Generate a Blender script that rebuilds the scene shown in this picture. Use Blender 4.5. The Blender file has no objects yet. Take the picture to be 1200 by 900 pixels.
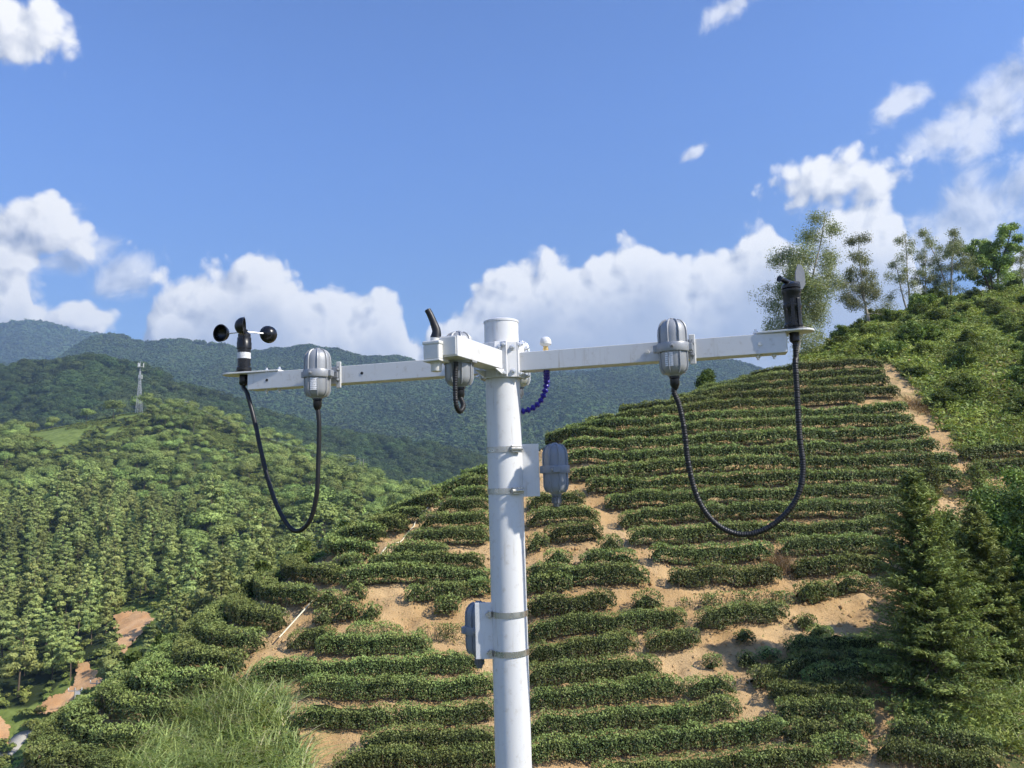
import bpy, math, random
import numpy as np
from mathutils import Vector, Matrix

# ------------------------------------------------------------------ camera, sky, sun, exposure
SC = bpy.context.scene
COL = SC.collection
random.seed(5)
rng = np.random.default_rng(5)
FPX = 900.0                                   # focal length in photograph pixels (1200 wide)
PITCH = math.atan(110 / 900.0)
ROLL = math.radians(-1.7)
def _rx(a):
    c, s = math.cos(a), math.sin(a); return np.array([[1, 0, 0], [0, c, -s], [0, s, c]])
def _rz(a):
    c, s = math.cos(a), math.sin(a); return np.array([[c, -s, 0], [s, c, 0], [0, 0, 1]])
RC = _rx(math.pi / 2 + PITCH) @ _rz(ROLL)
cam_d = bpy.data.cameras.new('camera'); cam = bpy.data.objects.new('camera', cam_d); COL.objects.link(cam)
cam.matrix_world = Matrix(RC.tolist()).to_4x4()
cam_d.sensor_width = 36; cam_d.lens = 36 * FPX / 1200.0
cam_d.clip_start = 0.05; cam_d.clip_end = 20000
SC.camera = cam

SUN_EL, SUN_AZ = 41.0, 114.0                  # azimuth clockwise from +Y (the view direction)
sun_dir = Vector((math.sin(math.radians(SUN_AZ)) * math.cos(math.radians(SUN_EL)),
                  math.cos(math.radians(SUN_AZ)) * math.cos(math.radians(SUN_EL)), math.sin(math.radians(SUN_EL))))
sun_d = bpy.data.lights.new('sun', 'SUN'); sun_d.energy = 5.0; sun_d.angle = math.radians(0.53); sun_d.color = (1.0, 0.945, 0.85)
sun = bpy.data.objects.new('sun', sun_d); COL.objects.link(sun)
sun.rotation_euler = sun_dir.to_track_quat('Z', 'Y').to_euler()

SC.view_settings.view_transform = 'Standard'; SC.view_settings.look = 'None'
SC.view_settings.exposure = 0.48; SC.view_settings.gamma = 1.0; SC.view_settings.use_curve_mapping = False
SC.render.engine = 'CYCLES'
SC.cycles.max_bounces = 5; SC.cycles.diffuse_bounces = 2; SC.cycles.glossy_bounces = 2
SC.cycles.transmission_bounces = 3; SC.cycles.volume_bounces = 0; SC.cycles.transparent_max_bounces = 6
SC.cycles.use_denoising = True
SC.cycles.use_adaptive_sampling = True; SC.cycles.adaptive_threshold = 0.03
SC.cycles.caustics_reflective = False; SC.cycles.caustics_refractive = False

def ray(u, v):
    return RC @ np.array([(u - 600) / FPX, (450 - v) / FPX, -1.0])
def at(u, v, Y):
    r = ray(u, v); return r * (Y / r[1])
def project(P):
    c = np.asarray(P, float) @ RC
    d = np.maximum(-c[..., 2], 1e-3)
    return 600 + FPX * c[..., 0] / d, 450 - FPX * c[..., 1] / d
def angles(u, v):
    r = ray(u, v); r = r / np.linalg.norm(r); return math.atan2(r[0], r[1]), math.asin(r[2])

# ---- world: Nishita sky with a procedural cumulus layer placed by azimuth and elevation
W = bpy.data.worlds.new('World'); SC.world = W; W.use_nodes = True
WT = W.node_tree; WT.nodes.clear()
class NT:
    """small helper for building node trees"""
    def __init__(s, tree): s.t = tree
    def n(s, typ, **kw):
        nd = s.t.nodes.new(typ)
        for k, v in kw.items(): setattr(nd, k, v)
        return nd
    def put(s, sock, val):
        if hasattr(val, 'is_linked') or hasattr(val, 'links'): s.t.links.new(val, sock)
        else: sock.default_value = val
    def m(s, op, a, b=None, c=None, clamp=False):
        nd = s.n('ShaderNodeMath', operation=op, use_clamp=clamp)
        for i, x in enumerate((a, b, c)):
            if x is not None: s.put(nd.inputs[i], x)
        return nd.outputs[0]
    def mr(s, x, a, b, c=0.0, d=1.0, smooth=True):
        nd = s.n('ShaderNodeMapRange', interpolation_type='SMOOTHSTEP' if smooth else 'LINEAR')
        for i, y in enumerate((x, a, b, c, d)): s.put(nd.inputs[i], y)
        return nd.outputs[0]
    def mix(s, f, a, b, blend='MIX'):
        nd = s.n('ShaderNodeMix', data_type='RGBA', blend_type=blend)
        s.put(nd.inputs[0], f); s.put(nd.inputs[6], a); s.put(nd.inputs[7], b); return nd.outputs[2]
    def noise(s, vec, scale, detail=4.0, rough=0.55, dist=0.0, lac=2.0, dim='3D'):
        nd = s.n('ShaderNodeTexNoise', noise_dimensions=dim); 
        if vec is not None: s.put(nd.inputs['Vector'], vec)
        nd.inputs['Scale'].default_value = scale; nd.inputs['Detail'].default_value = detail
        nd.inputs['Roughness'].default_value = rough; nd.inputs['Distortion'].default_value = dist
        nd.inputs['Lacunarity'].default_value = lac
        return nd.outputs[0]
def rgb(r, g, b): return (r, g, b, 1.0)

AZ0 = math.radians(36.0)
def cloud_group():
    g = bpy.data.node_groups.new('cloud_density', 'ShaderNodeTree')
    g.interface.new_socket('Az', in_out='INPUT', socket_type='NodeSocketFloat')
    g.interface.new_socket('El', in_out='INPUT', socket_type='NodeSocketFloat')
    g.interface.new_socket('F', in_out='OUTPUT', socket_type='NodeSocketFloat')
    g.interface.new_socket('Wisp', in_out='OUTPUT', socket_type='NodeSocketFloat')
    N = NT(g); gi = N.n('NodeGroupInput'); go = N.n('NodeGroupOutput')
    az, el = gi.outputs[0], gi.outputs[1]
    # the sky in view repeats, mirrored, round the horizon
    azp = N.m('SUBTRACT', N.m('PINGPONG', N.m('ADD', az, AZ0 + 20 * AZ0), 2 * AZ0), AZ0)
    cv = N.n('ShaderNodeFloatCurve')
    prof = [(-40, 345), (0, 330), (20, 322), (40, 365), (62, 400), (80, 440), (120, 445), (150, 425), (172, 375), (188, 346), (222, 332), (250, 320), (270, 309), (292, 300), (318, 302), (336, 312),
            (352, 330), (372, 347), (392, 341), (420, 346), (448, 346), (466, 358), (478, 385), (488, 405), (505, 382), (528, 366), (556, 344), (590, 320), (622, 307),
            (660, 306), (700, 304), (730, 289), (760, 280), (782, 290), (803, 303), (832, 296), (853, 289), (872, 266), (893, 258), (912, 276), (935, 295),
            (958, 268), (985, 244), (1012, 237), (1040, 243), (1062, 268), (1074, 310), (1090, 350), (1120, 345), (1150, 340), (1180, 305), (1210, 300), (1240, 320)]
    pts = [angles(u, v) for u, v in prof]
    E0, E1 = -0.02, 0.45
    c = cv.mapping.curves[0]
    xs = [min(max((a + AZ0) / (2 * AZ0), 0), 1) for a, e in pts]; ys = [(e - E0) / (E1 - E0) for a, e in pts]
    while len(c.points) > 2: c.points.remove(c.points[1])
    c.points[0].location = (0.0, ys[0]); c.points[1].location = (1.0, ys[-1])
    for x, y in zip(xs[1:-1], ys[1:-1]):
        if 0.001 < x < 0.999: c.points.new(x, y)
    cv.mapping.update()
    N.put(cv.inputs['Value'], N.m('MULTIPLY_ADD', azp, 1 / (2 * AZ0), 0.5))
    top = N.m('MULTIPLY_ADD', cv.outputs[0], E1 - E0, E0)
    F = N.m('MULTIPLY', N.m('SUBTRACT', N.m('ADD', top, .010), el), 24.0)
    F = N.m('MINIMUM', F, 3.2)
    # separate clouds: (u, v, half width, half height, strength)
    for (u, v, w, h, k) in [(38, 268, 60, 42, 1.0), (5, 310, 46, 50, .9), (102, 296, 44, 24, .40), (82, 374, 46, 22, .85), (985, 214, 72, 36, .70),
                            (22, 30, 52, 40, .7),
                            (150, 322, 34, 22, .36)]:
        a, e = angles(u, v); wa = w / 900.0; ha = h / 900.0
        dx = N.m('MULTIPLY', N.m('SUBTRACT', azp, a), 1 / wa); dy = N.m('MULTIPLY', N.m('SUBTRACT', el, e), 1 / ha)
        d = N.m('SQRT', N.m('ADD', N.m('MULTIPLY', dx, dx), N.m('MULTIPLY', dy, dy)))
        F = N.m('MAXIMUM', F, N.m('MULTIPLY', N.m('SUBTRACT', 1.0, d), k * 1.15))
    F = N.m('MAXIMUM', F, -1.0)
    Wp = -1.0                                   # thin wisps
    for (u, v, w, h) in [(1112, 152, 62, 30), (1168, 128, 66, 46), (1200, 95, 50, 40), (1056, 120, 40, 22), (865, 2, 56, 20), (812, 180, 16, 9), (1140, 255, 110, 52), (100, 296, 50, 28), (150, 318, 44, 34)]:
        a, e = angles(u, v); dx = N.m('MULTIPLY', N.m('SUBTRACT', azp, a), 900.0 / w); dy = N.m('MULTIPLY', N.m('SUBTRACT', N.m('SUBTRACT', el, e), N.m('MULTIPLY', N.m('SUBTRACT', azp, a), .35)), 900.0 / h)
        Wp = N.m('MAXIMUM', N.m('SUBTRACT', 1.0, N.m('SQRT', N.m('ADD', N.m('MULTIPLY', dx, dx), N.m('MULTIPLY', dy, dy)))), Wp)
    cx = N.n('ShaderNodeCombineXYZ'); N.put(cx.inputs[0], azp); N.put(cx.inputs[1], el)
    vec = cx.outputs[0]
    n1 = N.noise(vec, 19, 7, .60, .3, dim='2D')
    vo = N.n('ShaderNodeTexVoronoi', feature='SMOOTH_F1', voronoi_dimensions='2D'); N.put(vo.inputs['Vector'], vec)
    vo.inputs['Scale'].default_value = 20; vo.inputs['Smoothness'].default_value = .35
    vo.inputs['Detail'].default_value = 0.0; vo.inputs['Roughness'].default_value = .55
    v2 = N.n('ShaderNodeTexVoronoi', feature='SMOOTH_F1', voronoi_dimensions='2D'); N.put(v2.inputs['Vector'], vec); v2.inputs['Scale'].default_value = 58; v2.inputs['Smoothness'].default_value = .3
    F = N.m('ADD', F, N.m('MULTIPLY', N.m('SUBTRACT', .34, v2.outputs['Distance']), .34))
    F = N.m('ADD', F, N.m('MULTIPLY', N.m('SUBTRACT', n1, .5), 1.0))
    F = N.m('ADD', F, N.m('MULTIPLY', N.m('SUBTRACT', .36, vo.outputs['Distance']), .7))
    N.put(go.inputs[0], F)
    N.put(go.inputs[1], N.m('ADD', Wp, N.m('MULTIPLY', N.m('SUBTRACT', n1, .52), 1.7)))
    return g
N = NT(WT)
sky = N.n('ShaderNodeTexSky', sky_type='NISHITA', sun_disc=False)
sky.sun_elevation = math.radians(SUN_EL); sky.sun_rotation = math.radians(SUN_AZ)
sky.altitude = 400; sky.air_density = 1.0; sky.dust_density = 0.35; sky.ozone_density = 1.6
tc = N.n('ShaderNodeTexCoord'); sp = N.n('ShaderNodeSeparateXYZ'); N.put(sp.inputs[0], tc.outputs['Generated'])
az = N.m('ARCTAN2', sp.outputs[0], sp.outputs[1]); el = N.m('ARCSINE', sp.outputs[2])
CG = cloud_group()
def dens(a, e):
    nd = N.n('ShaderNodeGroup'); nd.node_tree = CG; N.put(nd.inputs[0], a); N.put(nd.inputs[1], e); return nd
D0 = dens(az, el); F0 = D0.outputs[0]
F1 = dens(N.m('ADD', az, .013), N.m('ADD', el, .013)).outputs[0]
alpha = N.m('MAXIMUM', N.mr(F0, -.06, .34), N.mr(D0.outputs[1], .02, .75, 0.0, .72))
lit = N.m('ADD', .66, N.m('MULTIPLY', N.m('SUBTRACT', F0, F1), 1.35), clamp=True)
thick = N.mr(F0, .5, 2.8)
CLD = 1.0
bright = N.mix(lit, rgb(3.1, 3.6, 4.9), rgb(9.4, 9.3, 9.2))
bright = N.mix(N.m('MULTIPLY', thick, .85), bright, rgb(3.5, 4.1, 5.5))
low = N.mr(el, .02, .22)
alpha = N.m('MULTIPLY', alpha, N.mr(el, .02, .2, .6, 1.0))
skyc = N.mix(1.0, sky.outputs[0], N.mix(N.mr(el, .05, .50), rgb(.68, .83, 1.06), rgb(.94, 1.23, 1.84)), 'MULTIPLY')
colr = N.mix(alpha, skyc, bright)
bg = N.n('ShaderNodeBackground'); N.put(bg.inputs[0], colr); bg.inputs[1].default_value = 0.088
wo = N.n('ShaderNodeOutputWorld'); N.put(wo.inputs[0], bg.outputs[0])
W.cycles.sampling_method = 'MANUAL'; W.cycles.sample_map_resolution = 512

# ------------------------------------------------------------------ object helpers
def root_loc(o):
    while o.parent is not None: o = o.parent
    return np.array(o.location)
def tag(o, label=None, cat=None, group=None, kind=None):
    if label: o['label'] = label
    if cat: o['category'] = cat
    if group: o['group'] = group
    if kind: o['kind'] = kind
    return o
def thing(name, loc, label, cat, group=None):
    o = bpy.data.objects.new(name, None); o.empty_display_size = .1; COL.objects.link(o); o.location = tuple(loc)
    return tag(o, label, cat, group)
def fast_mesh(name, V, quads=None, tris=None, attrs=None, smooth=False):
    """mesh from arrays; attrs: dict of per-vertex float arrays"""
    me = bpy.data.meshes.new(name)
    V = np.asarray(V, np.float32)
    me.vertices.add(len(V)); me.vertices.foreach_set('co', V.ravel())
    li = []; ls = []; lt = []; st = 0
    if quads is not None and len(quads):
        q = np.asarray(quads, np.int32); li.append(q.ravel()); ls.append(np.arange(len(q), dtype=np.int32) * 4); lt.append(np.full(len(q), 4, np.int32)); st = len(q) * 4
    if tris is not None and len(tris):
        q = np.asarray(tris, np.int32); li.append(q.ravel()); ls.append(st + np.arange(len(q), dtype=np.int32) * 3); lt.append(np.full(len(q), 3, np.int32))
    li = np.concatenate(li); ls = np.concatenate(ls); lt = np.concatenate(lt)
    me.loops.add(len(li)); me.loops.foreach_set('vertex_index', li)
    me.polygons.add(len(ls)); me.polygons.foreach_set('loop_start', ls); me.polygons.foreach_set('loop_total', lt)
    if smooth: me.polygons.foreach_set('use_smooth', np.ones(len(ls), bool))
    for k, a in (attrs or {}).items():
        me.attributes.new(k, 'FLOAT', 'POINT').data.foreach_set('value', np.asarray(a, np.float32))
    me.update(calc_edges=True)
    return me
def mesh_obj(name, me, mat, parent=None, loc=None):
    o = bpy.data.objects.new(name, me); COL.objects.link(o)
    if mat is not None and not me.materials: me.materials.append(mat)
    if parent is not None: o.parent = parent
    if loc is not None: o.location = tuple(loc)
    return o
class MB:
    """collects hard-surface shapes in world coordinates; build() links ONE mesh object"""
    def __init__(s): s.v = []; s.f = []
    def add(s, v, f):
        b = len(s.v); s.v += [tuple(x) for x in v]; s.f += [tuple(b + i for i in q) for q in f]
    def box(s, c, ax, ay, az_, hx, hy, hz):
        c, ax, ay, az_ = (np.asarray(t, float) for t in (c, ax, ay, az_))
        v = [c + ax * hx * i + ay * hy * j + az_ * hz * k for i in (-1, 1) for j in (-1, 1) for k in (-1, 1)]
        s.add(v, [(0, 1, 3, 2), (4, 6, 7, 5), (0, 4, 5, 1), (2, 3, 7, 6), (0, 2, 6, 4), (1, 5, 7, 3)]); return s
    def lathe(s, base, axis, prof, n=24, cap=True):
        """prof: list of (radius, height along axis)"""
        base = np.asarray(base, float); a = np.asarray(axis, float); a = a / np.linalg.norm(a)
        h = np.array([1, 0, 0]) if abs(a[0]) < .8 else np.array([0, 1, 0])
        x = np.cross(a, h); x /= np.linalg.norm(x); y = np.cross(a, x)
        v = []; f = []
        for r, t in prof:
            for k in range(n):
                an = 2 * math.pi * k / n; v.append(base + a * t + (x * math.cos(an) + y * math.sin(an)) * r)
        for i in range(len(prof) - 1):
            for k in range(n):
                k2 = (k + 1) % n; f.append((i * n + k, i * n + k2, (i + 1) * n + k2, (i + 1) * n + k))
        if cap:
            f.append(tuple(range(n - 1, -1, -1))); f.append(tuple((len(prof) - 1) * n + k for k in range(n)))
        s.add(v, f); return s
    def cyl(s, p0, p1, r, n=16, r1=None):
        p0 = np.asarray(p0, float); p1 = np.asarray(p1, float); L = np.linalg.norm(p1 - p0)
        return s.lathe(p0, p1 - p0, [(r, 0), (r if r1 is None else r1, L)], n)
    def tube(s, pts, rad, n=10, cap=True):
        pts = np.asarray(pts, float); m = len(pts); rad = np.full(m, rad) if np.isscalar(rad) else np.asarray(rad)
        T = np.gradient(pts, axis=0); T /= np.linalg.norm(T, axis=1)[:, None] + 1e-12
        up = np.array([0, 0, 1.0]); 
        if abs(T[0] @ up) > .9: up = np.array([1.0, 0, 0])
        x = np.cross(T[0], up); x /= np.linalg.norm(x); v = []; f = []
        for i in range(m):
            x = x - T[i] * (x @ T[i]); x /= np.linalg.norm(x) + 1e-12; y = np.cross(T[i], x)
            for k in range(n):
                an = 2 * math.pi * k / n; v.append(pts[i] + (x * math.cos(an) + y * math.sin(an)) * rad[i])
        for i in range(m - 1):
            for k in range(n):
                k2 = (k + 1) % n; f.append((i * n + k, i * n + k2, (i + 1) * n + k2, (i + 1) * n + k))
        if cap: f.append(tuple(range(n - 1, -1, -1))); f.append(tuple((m - 1) * n + k for k in range(n)))
        s.add(v, f); return s
    def build(s, name, mat, parent=None, bevel=0.0, smooth=True, angle=35, seg=2):
        o0 = root_loc(parent) if parent is not None else np.zeros(3)
        me = bpy.data.meshes.new(name); me.from_pydata([tuple(np.asarray(x) - o0) for x in s.v], [], s.f); me.update()
        import bmesh
        bm = bmesh.new(); bm.from_mesh(me); bmesh.ops.recalc_face_normals(bm, faces=bm.faces)
        if bevel:
            ed = [e for e in bm.edges if len(e.link_faces) == 2 and e.calc_face_angle(0) > math.radians(40)]
            bmesh.ops.bevel(bm, geom=ed, offset=bevel, segments=seg, affect='EDGES', profile=.5, clamp_overlap=True)
        if smooth and not bevel:
            for fc in bm.faces: fc.smooth = True
            for e in bm.edges:
                if len(e.link_faces) == 2 and e.calc_face_angle(0) > math.radians(angle): e.smooth = False
        bm.to_mesh(me); bm.free()
        o = mesh_obj(name, me, mat, parent); return o
def spline(pts, n=60):
    """Catmull-Rom through points"""
    P = np.asarray(pts, float); P = np.vstack([2 * P[0] - P[1], P, 2 * P[-1] - P[-2]]); out = []
    m = len(P) - 3; per = max(2, n // m)
    for i in range(m):
        p0, p1, p2, p3 = P[i:i + 4]
        for t in np.linspace(0, 1, per, endpoint=False):
            out.append(.5 * ((2 * p1) + (-p0 + p2) * t + (2 * p0 - 5 * p1 + 4 * p2 - p3) * t * t + (-p0 + 3 * p1 - 3 * p2 + p3) * t ** 3))
    out.append(P[-2]); return np.array(out)

# vectorised value noise
def _hash(ix, iy, seed):
    h = (ix.astype(np.int64) * 374761393 + iy.astype(np.int64) * 668265263 + seed * 1274126177) & 0xFFFFFFFF
    h = ((h ^ (h >> 13)) * 1274126177) & 0xFFFFFFFF
    return ((h ^ (h >> 16)) & 0xFFFF) / 65535.0
def vnoise(x, y, seed=0):
    x = np.asarray(x, float); y = np.asarray(y, float) + 0 * x
    ix = np.floor(x); iy = np.floor(y); fx = x - ix; fy = y - iy
    fx = fx * fx * fx * (fx * (fx * 6 - 15) + 10); fy = fy * fy * fy * (fy * (fy * 6 - 15) + 10)
    a = _hash(ix, iy, seed); b = _hash(ix + 1, iy, seed); c = _hash(ix, iy + 1, seed); d = _hash(ix + 1, iy + 1, seed)
    return (a + (b - a) * fx + (c - a) * fy + (a - b - c + d) * fx * fy) * 2 - 1
def fbm(x, y, oct=4, seed=0, gain=.5):
    s = 0; a = 1.0
    for i in range(oct):
        s = s + a * vnoise(np.asarray(x) * 2 ** i + 17.3 * i, np.asarray(y) * 2 ** i - 9.1 * i, seed + i); a *= gain
    return s
def inside(poly, u, v):
    u = np.asarray(u); v = np.asarray(v); r = np.zeros(u.shape, bool); n = len(poly)
    for i in range(n):
        x0, y0 = poly[i]; x1, y1 = poly[(i + 1) % n]
        if y0 == y1: continue
        c = ((y0 > v) != (y1 > v)) & (u < (x1 - x0) * (v - y0) / (y1 - y0) + x0); r ^= c
    return r
def unit(a): return a / (np.linalg.norm(a, axis=-1, keepdims=True) + 1e-9)
def leaves(P, Nr, L, Wd, r, dirs=None, bend=0.0):
    """rhombic leaves: centres P, normals Nr, length L, width Wd -> vertices (4N,3)"""
    n = len(P); a = r.normal(size=(n, 3)) if dirs is None else dirs
    b = unit(np.cross(Nr, a)); t = unit(np.cross(b, Nr))
    L = np.broadcast_to(np.asarray(L, float), (n,))[:, None]; Wd = np.broadcast_to(np.asarray(Wd, float), (n,))[:, None]
    V = np.empty((n, 4, 3))
    V[:, 0] = P - t * L * .5; V[:, 1] = P + b * Wd * .5 + t * L * .06; V[:, 2] = P + t * L * .5 - Nr * L * bend; V[:, 3] = P - b * Wd * .5 + t * L * .06
    return V.reshape(-1, 3)
def leafq(n, off=0): return np.arange(4 * n, dtype=np.int32).reshape(-1, 4) + off
def copy_tree(o, parent=None):
    c = o.copy(); COL.objects.link(c); c.parent = parent
    for ch in o.children: copy_tree(ch, c)
    return c
# ------------------------------------------------------------------ materials (all procedural)
def mat(name):
    m = bpy.data.materials.new(name); m.use_nodes = True; m.node_tree.nodes.clear()
    N = NT(m.node_tree); out = N.n('ShaderNodeOutputMaterial'); return m, N, out
def principled(N, col, rough=.5, metal=0.0, spec=.5):
    b = N.n('ShaderNodeBsdfPrincipled'); N.put(b.inputs['Base Color'], col); N.put(b.inputs['Roughness'], rough)
    b.inputs['Metallic'].default_value = metal; b.inputs['Specular IOR Level'].default_value = spec; return b
def objco(N): return N.n('ShaderNodeTexCoord').outputs['Object']
def bump(N, h, st, dist=.01):
    b = N.n('ShaderNodeBump'); N.put(b.inputs['Height'], h); b.inputs['Strength'].default_value = st; b.inputs['Distance'].default_value = dist; return b.outputs[0]
def paint(name, c, rough=.4, dirt=(.35, .3, .24), amount=.25, metal=0.0, sc=60):
    m, N, out = mat(name); co = objco(N)
    d = N.mr(N.noise(co, sc, 6, .65), .52, .8, 0, amount)
    mp = N.n('ShaderNodeMapping'); N.put(mp.inputs[0], co); mp.inputs['Scale'].default_value = (1, 1, .06)
    sk_ = N.m('MULTIPLY', N.mr(N.noise(mp.outputs[0], sc * 2.2, 4, .6), .55, .78), N.mr(N.noise(co, sc * .12, 3), .42, .65, 0, amount * 1.5))
    col = N.mix(N.m('MAXIMUM', d, sk_), rgb(*c), rgb(*dirt))
    b = principled(N, col, N.mr(N.noise(co, sc * .5, 4), .3, .7, rough - .08, rough + .12), metal)
    N.put(b.inputs['Normal'], bump(N, N.noise(co, sc * 6, 3), .06, .002))
    N.put(out.inputs[0], b.outputs[0]); return m
def leafmat(name, c0, c1, c2=None, trans=.3, rough=.55, spec=.25, scale=.25):
    """leaf colour from the per-leaf 'tint' (0..1), plus broad variation over the plant"""
    m, N, out = mat(name)
    a = N.n('ShaderNodeAttribute', attribute_name='tint').outputs['Fac']
    col = N.mix(N.m('MINIMUM', a, 1.0), rgb(*c0), rgb(*c1))
    if c2 is not None: col = N.mix(N.mr(a, 1.0, 2.0), col, rgb(*c2))
    geo = N.n('ShaderNodeNewGeometry').outputs['Position']
    oi = N.n('ShaderNodeObjectInfo').outputs['Random']
    v = N.noise(geo, scale, 3)
    hs = N.n('ShaderNodeHueSaturation'); N.put(hs.inputs['Color'], col)
    N.put(hs.inputs['Value'], N.m('ADD', N.mr(v, .3, .7, .78, 1.2), N.m('MULTIPLY_ADD', oi, .44, -.22)))
    N.put(hs.inputs['Hue'], N.m('ADD', N.mr(N.noise(geo, scale * 2.7, 2), .3, .7, .488, .512), N.m('MULTIPLY_ADD', oi, .03, -.015)))
    b = principled(N, hs.outputs[0], rough, 0, spec)
    t = N.n('ShaderNodeBsdfTranslucent'); N.put(t.inputs[0], N.mix(1.0, hs.outputs[0], rgb(1.25, 1.2, .6), 'MULTIPLY'))
    mx = N.n('ShaderNodeMixShader'); mx.inputs[0].default_value = trans
    N.put(mx.inputs[1], b.outputs[0]); N.put(mx.inputs[2], t.outputs[0]); N.put(out.inputs[0], mx.outputs[0]); return m
def barkmat(name, c0, c1, sc=8):
    m, N, out = mat(name); co = objco(N)
    mp = N.n('ShaderNodeMapping'); N.put(mp.inputs[0], co); mp.inputs['Scale'].default_value = (1, 1, .25)
    n = N.noise(mp.outputs[0], sc, 5, .65)
    b = principled(N, N.mix(N.mr(n, .35, .65), rgb(*c0), rgb(*c1)), .85, 0, .2)
    N.put(b.inputs['Normal'], bump(N, n, .5, .02)); N.put(out.inputs[0], b.outputs[0]); return m

M = {}
M['white'] = paint('white_paint', (.70, .70, .695), .36, (.36, .30, .21), .5)
M['cream'] = paint('white_plastic', (.70, .69, .65), .45, (.45, .4, .3), .2)
M['alu'] = paint('cast_aluminium', (.33, .34, .35), .42, (.25, .25, .25), .35, .25, 120)
M['alu_bright'] = paint('polished_aluminium', (.72, .73, .74), .3, (.4, .4, .4), .3, .55, 120)
M['steel'] = paint('stainless_band', (.55, .53, .48), .32, (.25, .17, .08), .55, .8, 140)
M['black'] = paint('black_plastic', (.008, .008, .009), .3, (.03, .03, .03), .15)
M['rubber'] = paint('black_rubber', (.009, .009, .010), .45, (.035, .033, .03), .2)
M['brass'] = paint('brass', (.75, .52, .2), .35, (.3, .2, .08), .3, .8)
M['shaded_alu'] = paint('shaded_cast_aluminium', (.23, .25, .285), .42, (.2, .2, .2), .2)  # for housings standing in shade; the bluish shade is put into the colour
M['grey_plastic'] = paint('grey_plastic', (.14, .15, .165), .4, (.3, .3, .3), .2)
M['galv'] = paint('galvanised_steel', (.5, .51, .52), .45, (.3, .3, .3), .3, .5, 3)
M['concrete'] = paint('concrete', (.38, .36, .31), .8, (.25, .23, .2), .4, 0, 1.5)
M['hose'] = paint('pale_hose', (.72, .66, .48), .5, (.4, .33, .2), .3, 0, 8)
m, N, out = mat('blue_tube')
b = principled(N, rgb(.03, .018, .32), .3, 0, .5); N.put(out.inputs[0], b.outputs[0]); M['blue'] = m
# printed sticker: faint grey print lines and a dark square of print on white paper
m, N, out = mat('printed_sticker'); uvn = N.n('ShaderNodeTexCoord').outputs['Generated']; s3 = N.n('ShaderNodeSeparateXYZ'); N.put(s3.inputs[0], uvn)
ln = N.m('GREATER_THAN', N.m('FRACT', N.m('MULTIPLY', s3.outputs[2], 7.0)), .55)
br = N.m('GREATER_THAN', N.noise(uvn, 14, 2), .47)
b = principled(N, N.mix(N.m('MULTIPLY', N.m('MULTIPLY', ln, br), .75), rgb(.8, .8, .8), rgb(.12, .12, .14)), .45); N.put(out.inputs[0], b.outputs[0]); M['sticker'] = m

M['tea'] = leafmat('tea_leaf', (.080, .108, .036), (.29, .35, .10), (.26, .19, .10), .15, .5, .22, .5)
M['stem'] = barkmat('tea_stem', (.13, .095, .06), (.30, .23, .15), 20)
M['euc'] = leafmat('eucalyptus_leaf', (.19, .22, .105), (.40, .43, .21), (.26, .24, .17), .25, .5, .3, .3)
M['euc_bark'] = barkmat('pale_bark', (.30, .26, .21), (.50, .46, .40), 6)
M['dark_leaf'] = leafmat('dark_green_leaf', (.042, .070, .020), (.17, .225, .055), None, .18, .5, .1, .4)
M['conifer'] = leafmat('conifer_needle', (.085, .125, .038), (.33, .41, .115), (.16, .13, .06), .18, .55, .2, .6)
M['bark'] = barkmat('brown_bark', (.09, .065, .045), (.20, .155, .11), 8)
M['shrub'] = leafmat('bright_shrub_leaf', (.100, .140, .034), (.27, .345, .085), (.22, .15, .07), .2, .55, .18, .35)
M['fern'] = leafmat('fern_leaf', (.115, .148, .036), (.37, .415, .105), (.24, .16, .08), .2, .55, .18, .25)
M['grass'] = leafmat('tall_grass_blade', (.21, .26, .085), (.46, .53, .20), (.46, .42, .26), .25, .5, .2, .5)
M['dry'] = leafmat('dry_grass_blade', (.26, .18, .09), (.42, .32, .18), None, .2, .6, .2, .5)
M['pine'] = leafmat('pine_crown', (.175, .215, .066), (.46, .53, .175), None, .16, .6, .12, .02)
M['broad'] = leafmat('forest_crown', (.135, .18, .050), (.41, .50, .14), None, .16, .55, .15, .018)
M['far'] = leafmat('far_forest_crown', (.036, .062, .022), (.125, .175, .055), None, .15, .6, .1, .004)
def soilmat(name, red=False):
    m, N, out = mat(name); co = objco(N)
    n1 = N.noise(co, .35, 5, .6); n2 = N.noise(co, 3.5, 6, .7); n3 = N.noise(co, 22, 4, .7)
    if red: a, b_, c = (.56, .31, .14), (.66, .41, .21), (.46, .24, .11)
    else: a, b_, c = (.46, .295, .135), (.58, .40, .205), (.28, .17, .08)
    col = N.mix(N.mr(n1, .35, .65), rgb(*a), rgb(*b_))
    col = N.mix(N.mr(n2, .5, .78, 0, .75), col, rgb(*c))
    col = N.mix(N.mr(n3, .55, .8, 0, .5), col, rgb(.60, .44, .26))
    if not red:     # moss and fallen leaves, and the weedy overgrown parts
        gm = N.n('ShaderNodeAttribute', attribute_name='weed').outputs['Fac']
        gcol = N.mix(N.mr(n2, .4, .65), rgb(.07, .10, .03), rgb(.16, .15, .06))
        f = N.m('MULTIPLY', N.mr(N.m('ADD', gm, N.m('MULTIPLY_ADD', N.noise(co, 1.3, 5, .65), 1.2, -.6)), .35, .75), .95)
        col = N.mix(f, col, gcol)
    b = principled(N, col, .95, 0, .1)
    h = N.m('ADD', N.m('MULTIPLY', n2, .8), N.m('MULTIPLY', n3, .35))
    N.put(b.inputs['Normal'], bump(N, h, .9, .10)); N.put(out.inputs[0], b.outputs[0]); return m
M['soil'] = soilmat('tan_hill_soil'); M['red_soil'] = soilmat('orange_bank_soil', True)
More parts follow.
